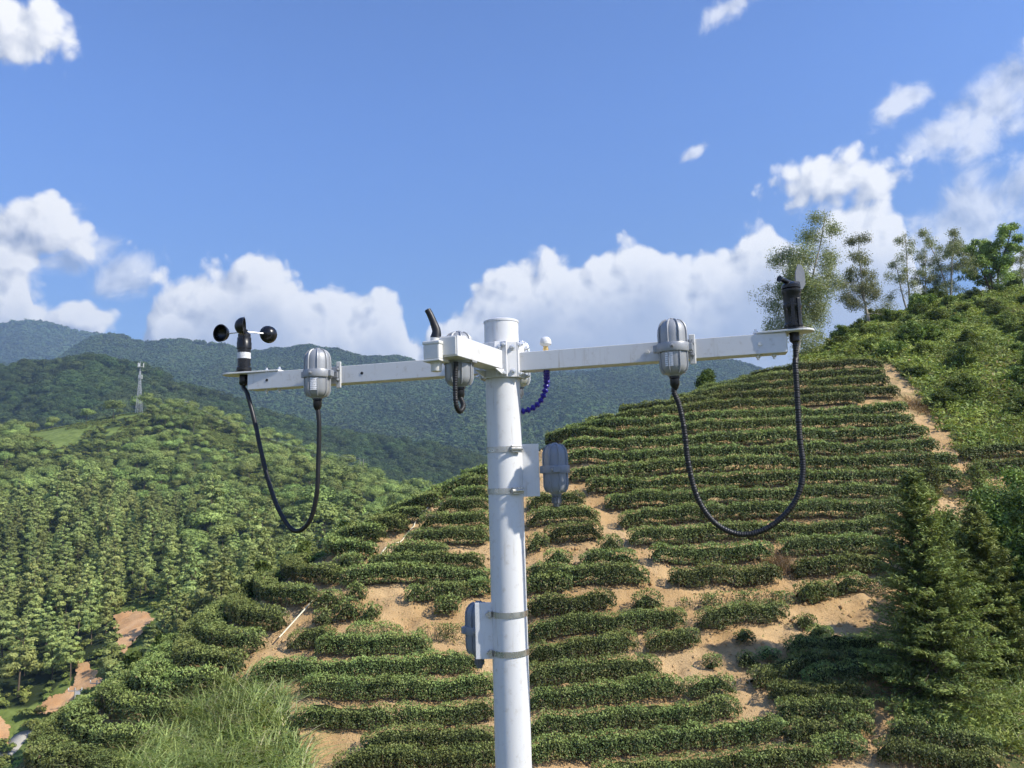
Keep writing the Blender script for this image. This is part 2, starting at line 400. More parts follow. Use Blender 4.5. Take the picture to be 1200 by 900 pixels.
def forestfloor(name, c0, c1, c2, sc, bright=None):
    m, N, out = mat(name); co = objco(N)
    n = N.noise(co, sc, 6, .65); n2 = N.noise(co, sc * 9, 4, .7)
    col = N.mix(N.mr(n, .4, .62), rgb(*c0), rgb(*c1)); col = N.mix(N.mr(n2, .5, .75, 0, .6), col, rgb(*c2))
    if bright is not None:      # grassy clearings
        cl = N.n('ShaderNodeAttribute', attribute_name='clearing').outputs['Fac']
        g2 = N.mix(N.mr(N.noise(co, .35, 5, .7), .35, .65), rgb(*bright), rgb(bright[0] * .55, bright[1] * .6, bright[2] * .5))
        col = N.mix(N.mr(N.m('ADD', cl, N.m('MULTIPLY_ADD', N.noise(co, .12, 4, .65), .9, -.45)), .35, .65), col, g2)
    b = principled(N, col, .95, 0, .1); N.put(b.inputs['Normal'], bump(N, n2, .8, .6)); N.put(out.inputs[0], b.outputs[0]); return m
M['floor'] = forestfloor('forest_floor_grass', (.030, .042, .014), (.055, .075, .022), (.025, .035, .012), .012, (.20, .25, .065))
M['farfloor'] = forestfloor('far_forest_floor', (.034, .055, .020), (.05, .075, .026), (.025, .04, .015), .004)
M['valley'] = forestfloor('valley_floor', (.04, .06, .02), (.06, .09, .03), (.03, .05, .02), .01)

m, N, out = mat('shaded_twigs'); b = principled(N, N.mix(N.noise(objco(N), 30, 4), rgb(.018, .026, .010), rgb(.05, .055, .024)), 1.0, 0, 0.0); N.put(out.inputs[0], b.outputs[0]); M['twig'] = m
# ------------------------------------------------------------------ the tea hill
RIDGE_PX = [(-90, 985), (0, 930), (60, 892), (130, 838), (220, 783), (300, 722), (360, 674), (430, 632), (490, 600), (560, 570), (620, 545), (680, 517), (740, 497), (810, 480),
            (880, 455), (930, 428), (1000, 392), (1050, 368), (1100, 357), (1150, 352), (1200, 348), (1300, 345)]
SL = .445; KW, WW = 1.0, 2.0
RID = []
for u, v in RIDGE_PX:
    r = ray(u, v); r = r / r[1]; Y = 18.2 / (SL - r[2]); RID.append((r[0] * Y, Y))
RID = np.array(RID)
def ridge_dist(X, Y):
    X = np.asarray(X, float); Y = np.asarray(Y, float); best = np.full(X.shape, 1e9); sg = np.ones(X.shape)
    for i in range(len(RID) - 1):
        a, b = RID[i], RID[i + 1]; d = b - a; L2 = d @ d
        t = ((X - a[0]) * d[0] + (Y - a[1]) * d[1]) / L2
        tc_ = t.clip(-9 if i == 0 else 0, 9 if i == len(RID) - 2 else 1)
        dx = X - a[0] - tc_ * d[0]; dy = Y - a[1] - tc_ * d[1]; ds = np.hypot(dx, dy)
        cr = d[0] * (Y - a[1]) - d[1] * (X - a[0])          # >0: left of the ridge line (far side)
        k = ds < best; best = np.where(k, ds, best); sg = np.where(k, np.where(cr > 0, -1, 1), sg)
    return best * sg
def softplus(x, w): return w * np.logaddexp(0, x / w)
def tea_z(X, Y):
    X = np.asarray(X, float); Y = np.asarray(Y, float)
    d = ridge_dist(X, Y)
    z = -16.8 + SL * Y - KW * softplus(-d, WW)
    z = z + .35 * fbm(X * .09, Y * .09, 3, 3)
    kn = -2.35 - .9 * softplus(np.hypot(X * .8, Y) - 4.5, .8)
    return np.maximum(softplus(z - kn, .5) + kn, -60.0)
def hit(u, v, y0=14.0, y1=110.0):
    """where the view ray through a photograph pixel meets the hill (or grazes its crest)"""
    r = ray(u, v); r = r / r[1]; Ys = np.arange(y0, y1, .08)
    g = r[2] * Ys - tea_z(r[0] * Ys, Ys); k = np.nonzero(g < 0)[0]
    i = k[0] if len(k) else int(np.argmin(g / Ys))
    return np.array([r[0] * Ys[i], Ys[i]])
def contour_ext(p, d0, L, step=.3):
    """walk along the hill's contour from p, starting in direction d0"""
    out = []; p = np.array(p, float); d0 = np.array(d0, float)
    for _ in range(int(L / step)):
        e = .3
        gx = float(tea_z(p[0] + e, p[1]) - tea_z(p[0] - e, p[1])); gy = float(tea_z(p[0], p[1] + e) - tea_z(p[0], p[1] - e))
        t = np.array([-gy, gx]); t /= np.linalg.norm(t) + 1e-9
        if t @ d0 < 0: t = -t
        p = p + t * step; d0 = t; out.append(p.copy())
    return out

# tea rows: base line of each hedge in photograph pixels; 'x' = metres it runs on round the spur at its left end
def O(n): return ['first', 'second', 'third', 'fourth', 'fifth', 'sixth', 'seventh', 'eighth', 'ninth', 'tenth', 'eleventh', 'twelfth', 'thirteenth',
                  'fourteenth', 'fifteenth', 'sixteenth', 'seventeenth', 'eighteenth', 'nineteenth', 'twentieth'][n - 1]
HEDGES = []
def H(label, pts, x=0.0, h=.66, w=.88, sparse=0.0): HEDGES.append(dict(label=label, pts=pts, x=x, h=h, w=w, sparse=sparse))
R_ = [([(893, 447), (947, 437), (1033, 433)], 5), ([(845, 463), (885, 455), (940, 449), (1035, 444)], 4), ([(800, 476), (862, 464), (905, 461), (940, 458), (1040, 454)], 4),
      ([(745, 489), (790, 483), (832, 476), (880, 472), (940, 470), (1052, 468)], 4), ([(722, 500), (770, 493), (808, 488), (867, 483), (940, 480), (1010, 476)], 4),
      ([(690, 510), (740, 508), (770, 505), (817, 499), (900, 494), (1000, 492), (1060, 487)], 4), ([(650, 522), (720, 519), (770, 517), (808, 512), (867, 508), (940, 506), (1068, 500)], 5),
      ([(660, 534), (720, 532), (808, 527), (900, 522.5), (1000, 520), (1085, 515)], 0), ([(664, 549), (720, 547), (800, 544), (900, 540), (1000, 537.5), (1097, 532)], 0),
      ([(668, 566), (750, 562), (800, 558), (1000, 554), (1118, 549)], 0), ([(690, 582), (750, 580), (800, 577), (1000, 571), (1122, 567)], 0),
      ([(712, 599), (800, 597), (900, 592), (1000, 590), (1090, 586)], 0), ([(728, 619), (800, 616), (900, 612), (1000, 610), (1060, 607)], 0),
      ([(739, 641), (800, 641), (900, 635), (1000, 632), (1057, 629)], 0)]
for i, (p, x) in enumerate(R_): H(f'long clipped tea hedge across the upper slope, {O(i + 1)} row below the crest', p, x)
H('tea hedge below the right cable loop, ending at the dry grass tuft', [(766, 665), (800, 663), (850, 661), (902, 659)])
H('tea hedge running right from above the dry grass tuft', [(916, 655), (1000, 653), (1055, 650)])
H('tea hedge left of the dark hollow under the dry grass tuft', [(788, 691), (850, 688), (912, 685)])
H('tea hedge right of the dark hollow under the dry grass tuft', [(932, 678), (1000, 674), (1040, 671)])
H('thin patchy tea hedge at the top of the bare tan scree', [(803, 716), (870, 711), (965, 705)], 0, .5, .7, .55)
H('short tea hedge above the bare bank left of the conifer', [(936, 706), (975, 703)], 0, .6)
H('tiny tea bush row above the bare bank, second from the conifer', [(977, 698), (1013, 696)], 0, .6)
H('tiny tea bush row above the bare bank, nearest the conifer', [(1018, 697), (1045, 695)], 0, .55, .8, .3)
H('tapering tea hedge on the bare tan scree', [(820, 740), (860, 737), (918, 728)])
S_ = [('short tea hedge under the gland of the grey pole housing', [(620, 601), (683, 598)], 0), ('tea hedge right of the pole, next below the grey pole housing', [(620, 619), (700, 616)], 0),
      ('tea hedge right of the pole, second below the grey pole housing', [(641, 637), (704, 635)], 0), ('stubby tea bush touching the pole in the patchy strip', [(620, 651), (640, 646)], .2),
      ('rounded tea bush at the bend of the dirt track', [(704, 652), (727, 651)], 0), ('small tea bush between two bare patches right of the pole', [(641, 668), (668, 667)], .2),
      ('tea hedge below the rounded bush at the bend of the track', [(683, 670), (743, 666)], .1), ('tea hedge of the first unbroken row below the patchy strip', [(620, 688), (680, 692), (757, 688)], 0),
      ('low tea hedge doubled behind the pole above the upper lower-band', [(620, 700), (668, 698)], 0), ('tea hedge right of the pole level with the upper lower-band', [(620, 727), (680, 723), (717, 714)], 0),
      ('square tea bush at the end of the row level with the upper lower-band', [(745, 719), (773, 717)], .1), ('long tea hedge right of the pole between the two lower bands', [(620, 754), (700, 747), (760, 740), (800, 735)], 0),
      ('tea hedge right of the pole just below the lowest band', [(620, 783), (690, 776), (743, 767)], 0), ('isolated tea hedge block left of the bare tan scree', [(760, 767), (805, 763), (815, 757)], 0),
      ('tea hedge right of the pole, fifth row up from the bottom edge', [(620, 809), (690, 804), (770, 798)], 0), ('tea hedge right of the pole, fourth row up from the bottom edge', [(620, 838), (690, 831), (750, 826), (797, 818)], 0),
      ('stub of tea hedge behind the third row up, under the scree', [(808, 822), (858, 819)], 0), ('tea hedge right of the pole, third row up from the bottom edge', [(622, 871), (690, 864), (740, 858), (780, 852), (850, 847), (863, 842)], 0),
      ('tea hedge right of the pole, second row up from the bottom edge', [(622, 898), (700, 892), (780, 886), (860, 876), (918, 868)], 0), ('tea hedge cut by the bottom edge right of the pole', [(700, 926), (780, 921), (860, 913), (967, 904)], 0)]
for l, p, s in S_: H(l, p, 0, .66, .88, s)
T_ = [('shaded tea hedge under the bare bank, topmost in the conifer shadow', [(925, 774), (960, 773), (1032, 770)]), ('slanting tea hedge at the left edge of the conifer shadow', [(884, 812), (920, 801), (977, 788)]),
      ('shaded tea hedge right of the slanting one in the conifer shadow', [(985, 791), (1052, 788)]), ('shaded tea hedge, third row down in the conifer shadow', [(944, 809), (1000, 806), (1046, 803)]),
      ('shaded tea hedge, fourth row down in the conifer shadow', [(905, 828), (960, 827), (1014, 825)]), ('shaded tea hedge, lowest row in the conifer shadow', [(915, 847), (960, 847), (1018, 845)]),
      ('tea hedge just below the conifer shadow, left part', [(925, 871), (988, 866)]), ('tea bush just below the conifer shadow, by the path', [(992, 864), (1018, 862)]),
      ('square tea hedge block standing alone by the path', [(958, 894), (1010, 890)]), ('sloping tea hedge right of the path, upper one', [(1047, 872), (1090, 880), (1140, 887), (1168, 891)]),
      ('sloping tea hedge right of the path, at the bottom edge', [(1032, 899), (1080, 904), (1140, 911), (1172, 915)]), ('tea hedge under the grassy bank right of the dirt gully', [(1127, 542), (1165, 540), (1215, 537)]),
      ('second tea hedge under the grassy bank right of the dirt gully', [(1137, 561), (1170, 559), (1215, 556)])]
for l, p in T_: H(l, p)
L_ = [('small tea bush on the crest touching the pole', [(550, 563), (572, 562)], 1.5), ('tea bush on the crest, second from the pole', [(512, 573), (558, 571)], 1.5), ('tea bush by the pole under the crest bushes', [(550, 578), (573, 577)], 0),
      ('tea bush above the head of the upper hose', [(492, 583), (528, 581)], 1.5), ('tea hedge right of the head of the upper hose', [(528, 593), (573, 590)], 0), ('bulky tea hedge left of the head of the upper hose', [(457, 598), (515, 596)], 2.5),
      ('tea hedge right of the upper hose, second row down', [(512, 607), (573, 603)], 0), ('tea hedge right of the upper hose, third row down', [(495, 623), (574, 621)], 0), ('tea hedge left of the upper hose, second row down', [(427, 614), (480, 615), (498, 612)], 4),
      ('short tea hedge left of the upper hose, third row down', [(437, 628), (475, 626)], 0), ('tea hedge right of the upper hose, fourth row down', [(478, 643), (530, 643), (574, 638)], 0), ('curved tea hedge left of the upper hose, fourth row down', [(398, 638), (420, 639), (448, 638)], 5),
      ('tea hedge right of the lower end of the upper hose', [(455, 663), (523, 660)], 0), ('curved tea hedge left of the lower end of the upper hose', [(372, 653), (395, 657), (438, 655)], 6), ('thin tea hedge just below the upper hose', [(427, 674), (520, 672), (565, 668)], 0),
      ('short tea hedge below the left end of the upper hose', [(393, 674), (422, 672)], 0), ('long tea hedge next below the thin one under the upper hose', [(403, 691), (470, 689), (573, 686)], 0),
      ('curved tea hedge wrapping the spur, level with the row above the bare patches', [(335, 680), (360, 687), (398, 688)], 6), ('curved tea hedge wrapping the spur, just above the lower hose', [(300, 696), (310, 702), (340, 710), (366, 713)], 7),
      ('curved tea hedge wrapping the spur, beside the lower hose', [(272, 720), (282, 728), (300, 736), (331, 741)], 7), ('curved tea hedge wrapping the spur, level with the foot of the lower hose', [(249, 744), (262, 754), (285, 764), (306, 769)], 7),
      ('curved tea hedge wrapping the spur, next below the foot of the lower hose', [(224, 770), (240, 782), (262, 790), (284, 795)], 7), ('curved tea hedge wrapping the spur, above the tall grass, reaching it', [(187, 790), (200, 800), (225, 810), (252, 817)], 7),
      ('short curved tea hedge wrapping the spur, between two longer ones', [(148, 808), (170, 817), (203, 824)], 7), ('curved tea hedge wrapping the spur, meeting the left edge of the tall grass', [(128, 836), (150, 849), (180, 855), (212, 853)], 7),
      ('curved tea hedge in the lower left corner, second up from the bottom edge', [(98, 850), (115, 863), (140, 880), (166, 888)], 7), ('curved tea hedge in the lower left corner, cut by the bottom edge', [(66, 872), (85, 890), (110, 905), (145, 920)], 7),
      ('tea hedge in the extreme lower left corner', [(36, 893), (55, 910), (80, 925)], 6),
      ('small tea bush right of the lower hose, top one', [(369, 719), (400, 717)], 0), ('tiny tea bush in the bare patch under the long row', [(410, 708), (427, 707)], .2), ('tea bush in the bare patch, left of two side by side', [(397, 728), (420, 727)], 0),
      ('tea bush in the bare patch, right of two side by side', [(425, 729), (443, 728)], 0), ('light green young tea bush right of the lower hose', [(372, 738), (387, 737)], .2), ('tea hedge at the foot of the lower hose', [(342, 763), (390, 760)], 0),
      ('ragged tea hedge below the bare patch', [(410, 754), (468, 752)], .3), ('tea hedge ending left of the lower pole housing', [(375, 771), (440, 771), (503, 767)], 0), ('tea bush at the right edge of the bare patch', [(478, 710), (500, 709)], .1),
      ('tea hedge left of the pole above the lower pole housing', [(500, 709), (546, 705)], 0), ('tea bush just left of the lower pole housing', [(513, 725), (537, 724)], 0), ('tea bush tucked behind the pole above the lower pole housing', [(552, 702), (575, 700)], 0),
      ('very sparse tea hedge left of the lower pole housing', [(493, 754), (550, 751)], .5), ('long tea hedge starting above the tall grass, level with the lower housing gland', [(300, 804), (340, 801), (400, 798), (480, 795), (560, 790)], 0),
      ('tea hedge left of the pole, fourth row up from the bottom edge', [(358, 822), (420, 823), (480, 823), (560, 820), (579, 817)], 0), ('tea hedge beside the tall grass, third row up from the bottom edge', [(350, 856), (400, 858), (460, 857)], 0),
      ('tea hedge meeting the pole, third row up from the bottom edge', [(466, 854), (520, 850), (580, 846)], .1), ('tea hedge left of the pole, second row up from the bottom edge', [(428, 886), (500, 881), (582, 877)], 0),
      ('tea hedge left of the pole, cut by the bottom edge', [(395, 914), (480, 908), (582, 903)], 0)]
for l, p, x in L_:
    if x in (.1, .2, .3, .5): H(l, p, 0, .6, .8, x)
    else: H(l, p, x, .66, .88)

for l_, p_ in (('lone scrubby bush low on the bare tan scree', [(828, 783), (842, 783)]), ('ragged bush at the head of the bare bank left of the conifer', [(936, 738), (952, 736)]), ('lower ragged bush on the bare bank left of the conifer', [(950, 752), (972, 751)]),
               ('scraggly bush at the right foot of the scree', [(868, 783), (884, 782)]), ('scraggly bush right of the one at the foot of the scree', [(892, 778), (910, 776)]), ('small weedy bush below the tapering hedge on the scree', [(866, 757), (880, 756)])):
    H(l_, p_, 0, .5, .7, .2)
def hedge_line(hd):
    P = [hit(u, v) for u, v in hd['pts']]
    if hd['x'] >= 6:
        P = contour_ext(P[-1], np.array([-.95, .3]), 8.0 + hd['x'])[::-1] + P[-1:]
    elif hd['x'] > 0:
        d0 = P[0] - P[1]; P = contour_ext(P[0], d0 / np.linalg.norm(d0), hd['x'])[::-1] + P
    P = np.array(P)
    seg = np.linalg.norm(np.diff(P, axis=0), axis=1); s = np.concatenate([[0], np.cumsum(seg)]); L = s[-1]
    n = max(4, int(L / .12)); t = np.linspace(0, L, n)
    Q = np.stack([np.interp(t, s, P[:, 0]), np.interp(t, s, P[:, 1])], 1)
    k = 9 if n > 24 else 3
    if n > 8:
        Qp = np.vstack([np.repeat(Q[:1], k, 0) - (np.arange(k, 0, -1)[:, None]) * (Q[1] - Q[0]), Q, np.repeat(Q[-1:], k, 0) + (np.arange(1, k + 1)[:, None]) * (Q[-1] - Q[-2])])
        ker = np.hanning(2 * k + 3)[1:-1]; ker /= ker.sum()
        Q = np.stack([np.convolve(Qp[:, i], ker, 'same')[k:-k] for i in (0, 1)], 1)
    return Q
for hd in HEDGES: hd['line'] = hedge_line(hd)

# hill mesh: fine where the tea stands, with a small bench and riser at every row
def grid_axis(segs):
    out = []
    for a, b, st in segs: out.append(np.arange(a, b - 1e-6, st))
    out.append([segs[-1][1]]); return np.concatenate(out)
gx = grid_axis([(-60, -20, 1.2), (-20, -17, .4), (-17, 22, .2), (22, 34, .35), (34, 80, 1.0)])
gy = grid_axis([(-8, 16, .6), (16, 20, .3), (20, 40, .17), (40, 66, .3), (66, 90, .7), (90, 125, 1.6)])
GX, GY = np.meshgrid(gx, gy, indexing='ij'); GZ = tea_z(GX, GY)
bench = np.zeros_like(GZ); near = np.full(GZ.shape, 9.0)
for hd in HEDGES:
    Q = hd['line']
    for (x, y) in Q[::3]:
        i0, i1 = np.searchsorted(gx, [x - .9, x + .9]); j0, j1 = np.searchsorted(gy, [y - 1.5, y + 1.2])
        dx = GX[i0:i1, j0:j1] - x; dy = GY[i0:i1, j0:j1] - y; d = np.hypot(dx, dy * .8)
        k = d < near[i0:i1, j0:j1]
        near[i0:i1, j0:j1] = np.where(k, d, near[i0:i1, j0:j1])
        s = np.where(np.abs(dx) < .5, 1, 0)
        prof = np.where(dy > -.35, .06 * np.exp(-(np.maximum(dy - .2, 0) / .35) ** 2), .06 - .20 * np.exp(-((dy + .75) / .32) ** 2))
        bench[i0:i1, j0:j1] = np.where(k & (d < 1.3), prof, bench[i0:i1, j0:j1])
vis = np.clip((22 - np.abs(GX - 3)) / 3, 0, 1)
# soften the benches a little and add clods and rills
b2 = bench.copy(); b2[1:-1, 1:-1] = (bench[1:-1, 1:-1] * 4 + bench[:-2, 1:-1] + bench[2:, 1:-1] + bench[1:-1, :-2] + bench[1:-1, 2:]) / 8
GZ = GZ + b2 + (.07 * fbm(GX * 1.1, GY * 1.1, 3, 11) + .065 * fbm(GX * 2.9, GY * 2.9, 2, 15)) * np.clip(GY / 12, 0, 1)
PU, PV = project(np.stack([GX, GY, GZ], -1))
weed_polys = [[(900, 300), (940, 420), (1045, 425), (1085, 465), (1112, 510), (1130, 530), (1400, 520), (1400, 200)], [(1060, 700), (1090, 690), (1400, 640), (1400, 960), (1200, 905), (1110, 870), (1060, 850)],
              [(120, 950), (130, 895), (200, 850), (240, 812), (262, 796), (305, 798), (335, 818), (350, 860), (385, 950)]]
weed = np.zeros(GZ.shape)
for p in weed_polys: weed[inside(p, PU, PV)] = 1.0
weed[ridge_dist(GX, GY) < -.6] = 1.0
weed[GY < 17] = 1.0
weed = np.maximum(weed, .48 * np.clip((GY - 33) / 14, 0, 1)); weed = np.maximum(weed, .12)
ni, nj = GZ.shape; idx = np.arange(ni * nj).reshape(ni, nj)
q = np.stack([idx[:-1, :-1], idx[1:, :-1], idx[1:, 1:], idx[:-1, 1:]], -1).reshape(-1, 4)
me = fast_mesh('tea_hill', np.stack([GX, GY, GZ], -1).reshape(-1, 3), q, None, {'weed': weed.ravel()}, True)
tag(mesh_obj('tea_hill', me, M['soil']), 'tan earth hillside terraced with tea', 'terrain', kind='structure')
def hill_z(X, Y):
    """height of the finished hill mesh (bilinear)"""
    X = np.asarray(X, float); Y = np.asarray(Y, float)
    i = np.clip(np.searchsorted(gx, X) - 1, 0, ni - 2); j = np.clip(np.searchsorted(gy, Y) - 1, 0, nj - 2)
    fx = ((X - gx[i]) / (gx[i + 1] - gx[i])).clip(0, 1); fy = ((Y - gy[j]) / (gy[j + 1] - gy[j])).clip(0, 1)
    return GZ[i, j] * (1 - fx) * (1 - fy) + GZ[i + 1, j] * fx * (1 - fy) + GZ[i, j + 1] * (1 - fx) * fy + GZ[i + 1, j + 1] * fx * fy

# ------------------------------------------------------------------ valley, forest hill, mountains
def tps(P, z, lam=1e-6):
    n = len(P); d = np.linalg.norm(P[:, None] - P[None], axis=2); K = np.where(d > 0, d * d * np.log(d + 1e-12), 0) + lam * np.eye(n)
    A = np.zeros((n + 3, n + 3)); A[:n, :n] = K; A[:n, n:] = np.hstack([np.ones((n, 1)), P]); A[n:, :n] = A[:n, n:].T
    return np.linalg.solve(A, np.concatenate([z, np.zeros(3)]))
FP = [(-150, 900, 118), (0, 900, 122), (0, 840, 136), (-150, 820, 140), (100, 832, 132), (150, 745, 152), (60, 765, 160), (210, 770, 120), (300, 760, 105), (-150, 700, 180), (0, 700, 185), (110, 690, 185), (200, 655, 200), (300, 650, 195), (380, 690, 140),
      (-200, 600, 255), (0, 603, 258), (150, 568, 295), (300, 568, 285), (400, 600, 255), (480, 640, 200), (-200, 540, 340), (0, 528, 350), (100, 503, 382), (190, 486, 400), (260, 502, 400), (340, 538, 390), (440, 576, 370), (530, 604, 345), (620, 625, 320), (100, 540, 345), (220, 530, 345),
      (750, 640, 300), (900, 640, 300), (700, 760, 180)]
PT = [at(*p) for p in FP]
PT += [np.array((x, 520., z)) for x, z in ((-450, -20), (-300, 0), (-180, 5), (-60, -25), (60, -60), (200, -60))] + [np.array((x, 640., -50)) for x in (-450, -200, 0, 200)]
PT += [np.array((x, 60., -62)) for x in (-200, -100, -40, 60, 150)] + [np.array((-330., 200., -5.)), np.array((-420., 380., 30.))]
PT = np.array(PT); PS = PT[:, :2] / 100.0
TW = tps(PS, PT[:, 2])
def forest_z(X, Y):
    X = np.asarray(X, float); Y = np.asarray(Y, float); sh = X.shape; Q = np.stack([X.ravel(), Y.ravel()], 1) / 100.0
    z = np.zeros(len(Q))
    for k in range(0, len(Q), 4000):
        q_ = Q[k:k + 4000]; d = np.linalg.norm(q_[:, None] - PS[None], axis=2)
        z[k:k + 4000] = np.where(d > 0, d * d * np.log(d + 1e-12), 0) @ TW[:-3] + TW[-3] + q_ @ TW[-2:]
    return np.clip(z.reshape(sh) + 2.0 * fbm(X * .02, Y * .02, 3, 21), -66, 200)
def terrain(name, X, Y, Z, mt, label, attrs=None):
    ni_, nj_ = X.shape; ix = np.arange(ni_ * nj_).reshape(ni_, nj_)
    q_ = np.stack([ix[:-1, :-1], ix[1:, :-1], ix[1:, 1:], ix[:-1, 1:]], -1).reshape(-1, 4)
    me_ = fast_mesh(name, np.stack([X, Y, Z], -1).reshape(-1, 3), q_, None, attrs, True)
    return tag(mesh_obj(name, me_, mt), label, 'terrain', kind='structure')
X, Y = np.meshgrid(np.arange(-480, 260, 4.0), np.arange(50, 650, 4.0), indexing='ij')
CLEAR_PX = [[(20, 508), (60, 498), (100, 489), (138, 480), (158, 484), (125, 498), (100, 508), (60, 518)], [(120, 500), (160, 500), (152, 512), (128, 512)], [(150, 478), (175, 479), (168, 490), (145, 490)], [(60, 512), (100, 508), (90, 522), (55, 525)],
            [(222, 496), (262, 508), (300, 528), (270, 524), (236, 510)], [(40, 828), (90, 790), (130, 770), (150, 700), (200, 700), (190, 740), (150, 800), (110, 840), (40, 880), (-60, 920), (-60, 840)]]
Z = forest_z(X, Y); U_, V_ = project(np.stack([X, Y, Z], -1)); clr = np.zeros(X.shape)
for p in CLEAR_PX: clr[inside(p, U_, V_)] = 1.0
terrain('forest_hill', X, Y, Z, M['floor'], 'wooded hill across the valley with grassy clearings on top', {'clearing': clr.ravel()})
HILLS = {}
def ridge_hill(name, Yb, Yc, Ye, crest, zb, ze, amp, noise_s, seed, mt, label, a0=-.95, a1=.95, na=260, ny=110, tree=0.0):
    ca = []; 
    for u, v in crest:
        p = at(u, v, Yc); ca.append((p[0] / Yc, p[2] - tree))
    ca = np.array(ca)
    def zf(X, Y):
        a = X / Y; zc = np.interp(a, ca[:, 0], ca[:, 1]); t = ((Y - Yb) / (Yc - Yb)).clip(0, 1); g = t ** 1.15
        z = zb + (zc - zb) * g
        nz = fbm(X / noise_s, Y / noise_s * .6, 5, seed, .5); rid = 1 - 2 * np.abs(vnoise(X / noise_s * .9 + .3 * nz, Y / noise_s * .25, seed + 9))
        z = z + amp * (nz * .55 + rid * .6) * np.sqrt(np.clip(t * (1 - t) * 4, 0, 1)) + amp * .10 * fbm(X / noise_s * 4, Y / noise_s * 4, 3, seed + 3) * t
        bk = ((Y - Yc) / (Ye - Yc)).clip(0, 1); return np.where(Y > Yc, zc + (ze - zc) * bk ** 1.2, z)
    A, YY = np.meshgrid(np.linspace(a0, a1, na), np.concatenate([np.linspace(Yb, Yc, ny), np.linspace(Yc, Ye, 14)[1:]]), indexing='ij')
    XX = A * YY; terrain(name, XX, YY, zf(XX, YY), mt, label); HILLS[name] = zf
    return zf
midz = ridge_hill('wooded_hill', 470, 780, 1000, [(-400, 470), (-200, 445), (0, 436), (60, 426), (110, 423), (160, 433), (210, 453), (260, 470), (320, 490), (370, 506), (430, 516), (500, 524), (570, 546), (680, 590), (1200, 640)], -62, -60, 10, 110, 31, M['farfloor'],
                  'dark wooded hill behind the lattice tower', -.95, .3, 200, 80, 9)
mtz = ridge_hill('mountain', 900, 1900, 2300, [(-400, 410), (-150, 425), (0, 432), (60, 425), (110, 398), (140, 390), (163, 399), (187, 398), (213, 396), (240, 400), (260, 402), (293, 411), (333, 412), (395, 413), (427, 424), (447, 425), (477, 422), (530, 431), (590, 440), (640, 437),
                  (690, 435), (708, 431), (735, 424), (770, 420), (830, 420), (870, 424), (905, 436), (960, 446), (1100, 430), (1300, 430)], -62, 60, 85, 420, 41, M['farfloor'], 'forested mountain range behind the mast', -.95, .95, 300, 120, 10)
fmz = ridge_hill('far_mountain', 2000, 2900, 3300, [(-400, 400), (-150, 390), (-30, 388), (0, 382), (22, 377), (50, 379), (70, 382), (82, 387), (100, 391), (118, 393), (160, 410), (250, 425), (600, 446), (640, 440), (660, 434), (680, 434), (700, 436), (760, 446), (1000, 450), (1300, 440)], 0, 100, 60, 500, 51, M['farfloor'],
                 'farthest blue mountain at the left edge', -.95, .95, 260, 80, 10)
G = 3600.0
me = fast_mesh('valley_ground', [(-G, -400, -67), (G, -400, -67), (G, 3400, -67), (-G, 3400, -67)], [(0, 1, 2, 3)])
tag(mesh_obj('valley_ground', me, M['valley']), 'valley floor', 'ground', kind='structure')
# ------------------------------------------------------------------ tea hedges
def tubes_np(segs, n=4):
    """many tapered sticks: segs (M,8): p0 p1 r0 r1 -> V, quads"""
    S = np.asarray(segs, float); p0, p1 = S[:, 0:3], S[:, 3:6]; d = unit(p1 - p0)
    h = np.where(np.abs(d[:, 2:3]) > .9, np.array([[1., 0, 0]]), np.array([[0, 0, 1.]])); x = unit(np.cross(d, h)); y = np.cross(d, x)
    V = np.empty((len(S), 2 * n, 3))
    for k in range(n):
        a = 2 * math.pi * k / n; o = x * math.cos(a) + y * math.sin(a); V[:, k] = p0 + o * S[:, 6:7]; V[:, n + k] = p1 + o * S[:, 7:8]
    qs = np.array([[k, (k + 1) % n, n + (k + 1) % n, n + k] for k in range(n)])
    Q = (np.arange(len(S))[:, None, None] * 2 * n + qs[None]).reshape(-1, 4); return V.reshape(-1, 3), Q
